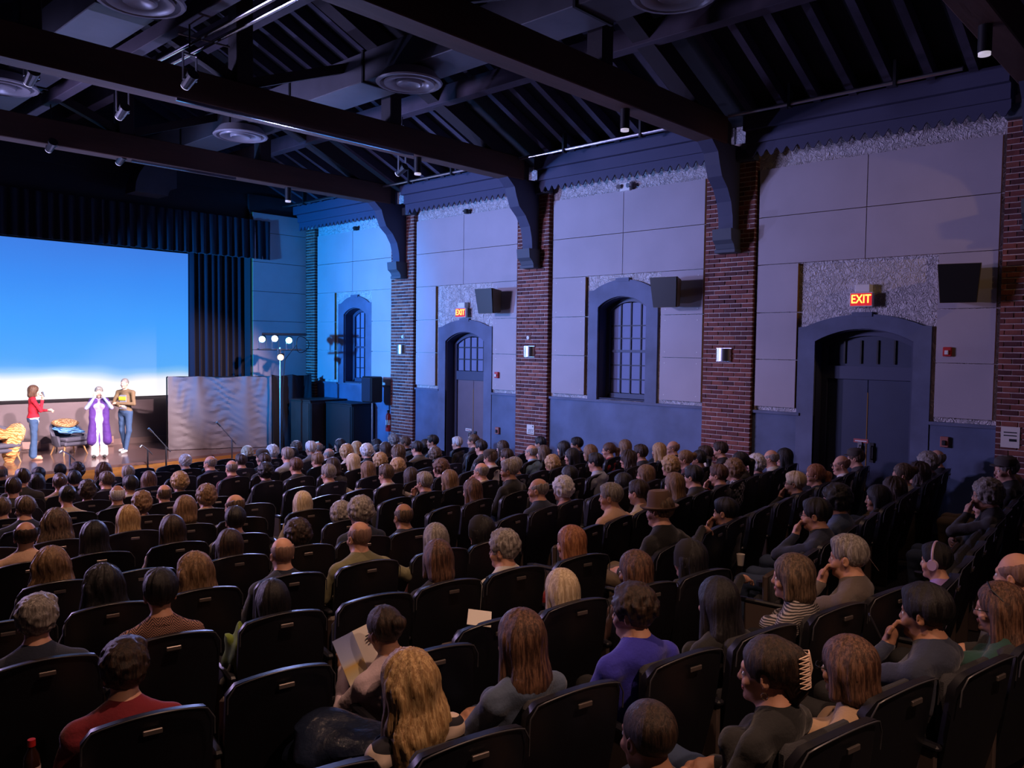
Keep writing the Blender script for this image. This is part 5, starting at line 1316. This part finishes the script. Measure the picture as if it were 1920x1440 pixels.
# ------------------------------------------------------------------ accessories worn or held
def glasses(k):
    o, T = PO[k]; m = MB()
    for s_ in (-1, 1):
        m.tube([(s_*.034+.020*math.cos(a), .112, -.002+.016*math.sin(a)) for a in np.linspace(0, 2*PI, 15)], .0018, 5); m.tube([(s_*.054, .112, .002), (s_*.076, .09, .004), (s_*.083, .0, .0)], .002, 5)
    m.tube([(-.014, .113, .002), (.014, .113, .002)], .0018, 5); g = obj('glasses', m, M_BLACK, o); g.matrix_local = T
for k in ('D23', 'D22', 'D8', 'D4', 'D3', 'C10', 'C17', 'B9', 'D14', 'B42', 'C16', 'D5'): glasses(k)
o, T = PO['A36']; m = MB()
for s_ in (-1, 1): m.add([(s_*.012, .035, .132), (s_*.062, .02, .112), (s_*.066, .035, .092), (s_*.014, .055, .112)], [(0, 1, 2, 3), (3, 2, 1, 0)]); m.tube([(s_*.062, .02, .11), (s_*.086, -.04, .05)], .003, 6)
m.tube([(-.062, .022, .118), (0, .04, .135), (.062, .022, .118)], .004, 6); g = obj('sunglasses', m, M_WHITE, o); g.matrix_local = T
o, T = PO['D22']; m = MB(); m.tube([(-.09, -.02, .06), (-.075, .03, .11), (0, .045, .128), (.075, .03, .11), (.09, -.02, .06)], .004, 6); g = obj('hair_band', m, M_BLACK, o); g.matrix_local = T
# claw clip and hoop earring
o, T = PO['D24']; M_CLIP = mat('cream_clip', (.85, .62, .48), .35); m = MB()
for s_ in (-1, 1):
    m.tube([(s_*.004, -.150, .085), (s_*.004, -.158, .03), (s_*.004, -.140, -.035)], .004, 6)
    for i in range(7):
        z = .078-i*.018; m.tube([(s_*.004, -.152, z), (s_*.032, -.146, z+.006), (s_*.050, -.122, z-.002), (s_*.034, -.140, z-.008), (s_*.004, -.152, z-.009)], .0028, 5)
g = obj('claw_clip', m, M_CLIP, o, smooth=True); g.matrix_local = T
m = MB(); m.tube([(-.088+.0, .0+.012*math.sin(a), -.062+.013*math.cos(a)) for a in np.linspace(0, 2*PI, 15)], .0022, 6); g = obj('hoop_earring', m, mat('silver_gold', (.8, .6, .4), .2, 1), o); g.matrix_local = T
# headphones on the child
o, T = PO['D18']; ML = mat('lilac_plastic', (.55, .40, .62), .4); m = MB(); m.tube([(.098*math.sin(a), -.005, .03+.105*math.cos(a)) for a in np.linspace(-1.8, 1.8, 20)], .009, 8)
for s_ in (-1, 1): m.cyl((s_*.080, -.003, -.012), (s_*.108, -.003, -.012), .040, .034, 18)
g = obj('headphones', m, ML, o, smooth=True); g.matrix_local = T
# plaid scarf, plaid collar, red scarves
def scarf(k, c_, r=.018, z=-.155, w_=.075, nm='scarf'):
    o, T = PO[k]; m = MB(); m.tube([(w_*math.sin(a), -.035+w_*.85*math.cos(a+PI)+(.0), z+.018*math.cos(a)) for a in np.linspace(0, 2*PI, 22)], r, 8); g = obj(nm, m, c_, o, smooth=True); g.matrix_local = T
M_PLAID = pattern('beige_plaid', 'check', (.62, .45, .30), (.10, .05, .04), 38); M_RPL = pattern('red_plaid', 'check', (.42, .03, .03), (.06, .03, .06), 45); M_REDS = mat('red_scarf_wool', (.4, .01, .03), .9)
scarf('B55', M_PLAID, .026, -.165, .085); scarf('A44', M_RPL, .014, -.155, .068, 'collar'); scarf('C37', M_REDS, .022, -.165, .085); scarf('C10', M_REDS, .02, -.15, .075); scarf('C11', M_REDS, .02, -.15, .075)
for k in ('A11', 'A12', 'A29', 'B25', 'B42', 'B43', 'B51', 'B57', 'C21', 'C34', 'D1', 'D11', 'A26', 'B13'): scarf(k, CLOTH['white' if k not in ('B42', 'B13') else 'cream'], .011, -.158, .066, 'shirt_collar')
for k in persons:
    if (k[0] in 'D' or persons[k][5] >= 9) and PP[k]['style'] in ('sh', 'bz', 'bc', 'up', 'bu', 'ms', 'cu', 'po') and k != 'A44': scarf(k, PO[k][0].material_slots[1].material, .013, -.160, .082, 'neckline')
# ------------------------------------------------------------------ things people hold or left on seats
def at_hand(k, off, rz=0): o, T = PO[k]; return o.location+Matrix.Rotation(o.rotation_euler.z, 3, 'Z') @ Vector(off)
o, T = PO['B59']; P0 = at_hand('B59', (-.19, .44, .90)); bk = empty('booklet', P0, o.rotation_euler.z+.5, label='open illustrated booklet held up by the person in the pink jacket', cat='booklet'); bk.rotation_euler.x = -.5
def page(sx_, z1): 
    m = MB(); vs = []
    for t in (0, 1):
        for i in range(9):
            u = i/8; y = .035*math.sin(u*PI*.9)-(.0015 if t else 0)
            for z in (-.14, .14): vs.append((sx_*u*.2, -y, z))
    fs = []
    for t in (0, 1):
        for i in range(8): a = t*18+i*2; fs.append((a, a+1, a+3, a+2) if t else (a, a+2, a+3, a+1))
    for e in (0, 1):
        for i in range(8): a = i*2+e; fs.append((a, a+2, a+20, a+18))
    fs += [(0, 1, 19, 18), (16, 17, 35, 34)]; return m.add(vs, fs)
mp_, nt, b = nodes_of('illustrated_page'); N = nt.nodes.new; L = nt.links.new; tc = N('ShaderNodeTexCoord'); sx = N('ShaderNodeSeparateXYZ'); L(tc.outputs['Object'], sx.inputs[0]); mr = N('ShaderNodeMapRange'); mr.inputs[1].default_value = -.14; mr.inputs[2].default_value = .14; L(sx.outputs[2], mr.inputs[0])
r = N('ShaderNodeValToRGB'); r.color_ramp.elements[0].color = (.5, .48, .42, 1); r.color_ramp.elements[1].color = (.22, .26, .5, 1)
for p_, c in ((.2, (.45, .40, .25)), (.38, (.5, .34, .10)), (.46, (.45, .45, .5)), (.55, (.34, .38, .58))): x = r.color_ramp.elements.new(p_); x.color = (*c, 1)
L(mr.outputs[0], r.inputs[0]); L(r.outputs[0], b.inputs['Base Color'])
obj('left_page', page(-1, 1), mp_, bk, smooth=True); rp = obj('right_page', page(1, 1), M_PAPER, bk, smooth=True)
m = MB()
for z, a, b_ in ((.075, .04, .15), (.058, .04, .16), (.04, .05, .14)): m.box((a, -.043, z), (b_, -.041, z+.007))
for i in range(5): m.box((.10+i*.014, -.042, -.07), (.106+i*.014, -.040, -.035))
m.box((.095, -.042, -.035), (.168, -.040, -.028)); m.box((.095, -.042, -.078), (.168, -.040, -.07)); obj('printed_lines', m, M_BLACK, rp, kind='stuff')
def loose(name, loc, size, rot, mt, label, cat, extra=None):
    r_ = obj(name, MB().bbox((-size[0]/2, -size[1]/2, -size[2]/2), (size[0]/2, size[1]/2, size[2]/2), min(size)*.2), mt, label=label, cat=cat); r_.location = loc; r_.rotation_euler = rot
    if extra: obj(extra[0], MB().box((-size[0]*.42, -size[1]*.42, size[2]/2), (size[0]*.42, size[1]*.42, size[2]/2+.0008)), extra[1], r_)
    return r_
def seat_world(b, j, x, off): m_, pt, o_ = BL[b]; y = o_+pt*j+m_*(x-5.3); rr = math.atan(m_); return Vector((x, y, floor_z(y)))+Matrix.Rotation(rr, 3, 'Z') @ Vector(off)
loose('paper_leaflet', (3.28, 3.30, -1.585), (.14, .20, .003), (.12, .12, -.8), M_PAPER, 'white printed leaflet lying over the back of an empty seat', 'paper')
loose('programme', at_hand('C26', (.1, .55, .80)), (.13, .19, .004), (.7, .2, .6), mat('red_programme', (.55, .03, .02), .5), 'red printed programme held by the person in the checked top', 'booklet', ('title_block', M_WHITE))
loose('smartphone', at_hand('D25', (-.03, .44, .98)), (.075, .15, .009), (1.1, .1, .4), M_BLACK, 'black smartphone held up by the black-haired person in the dark seats', 'phone')
loose('paper_leaflet', (7.70, 2.62, floor_z(2.6)+.62), (.22, .28, .003), (.9, .25, .3), mat('pale_pink_paper', (.45, .30, .27), .8), 'crumpled pale leaflet on an empty seat near the child with headphones', 'paper')
# bottle of cola
bt = empty('soda_bottle', Vector((1.05, 2.98, floor_z(2.98)+.50)), label='plastic soda bottle with a red cap and white label, bottom corner', cat='bottle')
bt.location = (1.13, 3.98, floor_z(4)+.60); m = MB(); m.lathe([(0, 0), (.032, 0), (.034, .01), (.034, .13), (.030, .16), (.014, .195), (.013, .21), (0, .21)]); obj('bottle_body', m, mat('dark_cola', (.03, .012, .008), .1, spec=.8), bt, smooth=True)
obj('label_wrap', MB().lathe([(.0352, .065), (.0352, .115)]), mat('bottle_label', (.62, .50, .48), .6), bt); obj('red_stripe', MB().lathe([(.0356, .072), (.0356, .085)]), M_RED, bt); obj('cap', MB().lathe([(0, .235), (.016, .235), (.0165, .205), (.0, .205)]), M_RED, bt)
cu_ = empty('paper_cup', (6.90, 3.50, floor_z(3.5)+.585), label='white paper cup in the holder beside the person with glasses, hand on chin', cat='cup'); obj('cup_wall', MB().lathe([(0, .003), (.026, .003), (.027, 0), (.038, .105), (.036, .105), (.025, .006)]), M_PAPER, cu_, smooth=True)
# coats and bags
def bundle(name, loc, dims, mt, label, seed, rot=(0, 0, 0), amp=.35, cat='coat'):
    o = lumpy(name, loc, dims, mt, label, seed, amp, rot); o['category'] = cat; return o
M_PUFF = mat('glossy_black_nylon', (.012, .018, .04), .28, bump=(25, .6)); bundle('puffer_jacket', (2.25, 3.2, floor_z(3.2)+.60), (.20, .24, .17), M_PUFF, 'glossy dark puffer jacket bundled beside the blond person', 21)
bundle('green_bag', (2.47, 4.62, -1.95), (.06, .12, .17), mat('green_canvas', (.16, .24, .03), .85), 'bright green bag hanging beside an empty-looking seat', 22, cat='bag')
bundle('dark_backpack', (5.45, 9.3, floor_z(9.3)+.22), (.17, .14, .22), mat('black_nylon', (.02, .022, .03), .5, bump=(30, .5)), 'black backpack standing on the aisle floor beside a seat', 23, cat='bag')
bundle('grey_coat', (1.02, 3.55, floor_z(3.5)+.66), (.17, .10, .14), mat('grey_wool', (.16, .14, .14), .95), 'grey wool coat on a seat in the bottom corner beside the soda bottle', 24)
bundle('folded_coat', seat_world('L', 4, 1.45, (0, .3, .62)), (.2, .17, .13), CLOTH['tan'], 'tan coat folded on a seat by the frame edge', 25)

# ------------------------------------------------------------------ the three speakers on stage (standing)
def standing(spec):
    S = SDF(); H = spec['h']; s = H/1.70; v = lambda x, y, z: Vector((x*s, y*s, z*s)); T = Matrix.Translation(v(0, spec.get('hy', .02), 1.575)) @ Euler((R(spec.get('nod', -3)), 0, spec.get('yaw', 0))).to_matrix().to_4x4(); head(S, T, spec['fem'])
    f = .9 if spec['fem'] else 1.
    S.cap(v(0, .0, 1.50), v(0, -.02, 1.40), .048*f, .055*f, SKN, .02); S.cap(v(0, -.015, 1.36), v(0, .0, 1.16), .085*f, .105*f, TOP, .05, flat=(1.45, 1, 1)); S.cap(v(0, 0, 1.16), v(0, 0, spec.get('hem', .98)), .10*f, .115, TOP, .05, flat=(1.3, .95, 1))
    if spec.get('shirt'): S.cap(v(0, 0, .98), v(0, .005, .90), .116, .120, 7, .03, flat=(1.25, .92, 1))
    S.ell(v(0, -.01, 1.41), (.08, .055, .03), TOP, .03); S.cap(v(-.03, 0, .93), v(.03, 0, .93), .115, .115, TRO, .04)
    if spec['fem']:
        for q in (-1, 1): S.ell(v(q*.07, .08, 1.24), (.06, .05, .055), TOP, .04)
    for q in (-1, 1):
        sh = v(q*.175*f, -.01, 1.37); el_, wr, hd, up = spec['arm'][0 if q < 0 else 1]; el_ = v(*el_); wr = v(*wr)
        am = spec.get('armmat', TOP); S.cap(v(q*.05, -.01, 1.40), sh, .055*f, .058*f, am, .03); S.cap(sh, el_, .053*f, .043*f, am, .02); S.cap(el_, wr, .043*f, .031*f, spec.get('foremat', am), .015); hand(S, wr+Vector(hd).normalized()*.02, hd, up, -q, 1.0, .0105)
        hip = v(q*.085, 0, .90); kn, an, toe = (v(*t) for t in spec['leg'][0 if q < 0 else 1]); S.cap(hip, kn, .088, .062, TRO, .035); S.cap(kn, an, .062, spec.get('flare', .048), TRO, .02); S.cap(an-Vector((0, 0, .05)), toe, .038, .033, SHO, .015)
    if spec.get('coat'):
        for q in (-1, 1): S.cap(v(q*.13, .015, 1.36), v(q*.13, .03, .95), .085, .085, 7, .03); S.cap(v(q*.13, .03, .95), v(q*.17, .03, .42), .085, .11, 7, .03, flat=(.9, 1.1, 1))
        S.cap(v(0, -.06, 1.36), v(0, -.07, .95), .10, .10, 7, .03, flat=(1.5, .8, 1)); S.cap(v(0, -.07, .95), v(0, -.07, .42), .10, .13, 7, .03, flat=(1.6, .7, 1))
        for q in (-1, 1): S.ell(v(q*.06, .05, 1.36), (.035, .04, .06), 7, .02)
    ext = 1.0
    xs = axis((-.46, .46, .009)); ys = axis((-.40, .50, .009)); zs = axis((-.02, 1.36*s, .011), (1.36*s, 1.78*s, .007))
    def dp(X, Y, Z): return np.where(Z < 1.38*s, .012*noise3(X*14+0*Y, Y*14+0*X, Z*16+0*X)+.005*noise3(X*40+0*Z, Y*40+0*X, Z*40+0*X), 0)*np.clip((1.40*s-Z)*25, 0, 1)
    V, Q, MI = S.build((xs, ys, zs), dp); return V, Q, MI, T
def stage_person(spec, loc, rz, label, mats, hs, hc):
    V, Q, MI, T = standing(spec); o = obj('person', np_mesh('person_body', V, Q, MI, mats), loc=loc, rz=rz, label=label, cat='person', group='speakers on the stage')
    h = obj('hair', hair_mesh(hs), parent=o); set_mats(h, [HAIR[hc]]); h.matrix_local = T; return o
SL0 = mat('stage_skin', (.70, .45, .34), .5); JN = mat('stage_jeans', (.045, .09, .20), .85, bump=(60, .3))
stl = [((-.09, .02, .50), (-.10, -.02, .10), (-.11, .14, .04)), ((.09, .0, .50), (.10, -.02, .10), (.13, .13, .04))]
p1 = stage_person(dict(h=1.66, fem=1, hem=1.0, shirt=1, arm=[((-.20, .06, 1.10), (-.10, .30, 1.12), (.6, .8, .1), (0, 0, 1)), ((.19, .13, 1.13), (.04, .18, 1.36), (-.2, .1, 1), (0, 1, 0))], leg=stl, flare=.07), (5.84, 20.1, SZ), -1.75,
 'person in a red sweater and blue jeans speaking into a microphone on stage', [SL0, mat('red_knit', (.55, .01, .03), .9), JN, mat('tan_shoes', (.6, .3, .2), .6), EYE, IRIS, LIP, M_WHITE], 'bo', 'a')
p2 = stage_person(dict(h=1.62, fem=1, coat=1, foremat=8, arm=[((-.27, .07, 1.20), (-.10, .16, 1.46), (.3, -.1, 1), (0, 1, 0)), ((.27, .07, 1.20), (.10, .16, 1.46), (-.3, -.1, 1), (0, 1, 0))], leg=stl, flare=.085), (7.02, 19.5, SZ), PI-.35,
 'person in a long purple robe and white trousers with hands raised to the face', [SL0, mat('lilac_shirt', (.36, .30, .50), .85), mat('white_trousers', (.85, .83, .83), .8), SHOE, EYE, IRIS, LIP, mat('purple_robe', (.075, .02, .20), .8, bump=(40, .3)), mat('pale_blue_cuffs', (.35, .42, .65), .85)], 'sh', 'g')
p3 = stage_person(dict(h=1.80, fem=0, arm=[((-.24, .06, 1.12), (.05, .22, 1.14), (1, .1, .0), (0, .4, 1)), ((.24, .08, 1.12), (-.02, .25, 1.08), (-1, .1, 0), (0, .4, 1))],
 leg=[((-.10, .04, .50), (-.04, .06, .10), (-.05, .22, .04)), ((.10, -.02, .50), (.12, -.16, .10), (.16, -.02, .04))]), (7.78, 19.95, SZ), PI-.95,
 'person in a brown jacket over a grey printed shirt and jeans, arms folded', [SL0, mat('brown_jacket', (.20, .13, .07), .8), JN, M_WHITE, EYE, IRIS, LIP, mat('grey_tee', (.30, .32, .40), .85)], 'bz', 'g')
g = MB(); g.bbox((-.10, .118, 1.27), (.09, .135, 1.36), .01); obj('yellow_print', g, mat('yellow_print', (.85, .65, .05), .7), p3)
g = MB(); g.bbox((-.10, .100, 1.05), (.08, .117, 1.40), .012); obj('shirt_front', g, mat('grey_tee', (.3, .3, .4)), p3)
g = MB(); g.cyl((.03, .215, 1.40), (.02, .175, 1.52), .016, .026, 12); mc_ = obj('microphone', g, M_STEEL, label='hand microphone held to the mouth of the person in red', cat='microphone'); mc_.matrix_world = Matrix.Translation((5.84, 20.1, SZ)) @ Matrix.Rotation(-1.75, 4, 'Z')
g = MB(); g.cyl((.20, .28, 1.0), (.16, .3, 1.1), .018, .024, 12)
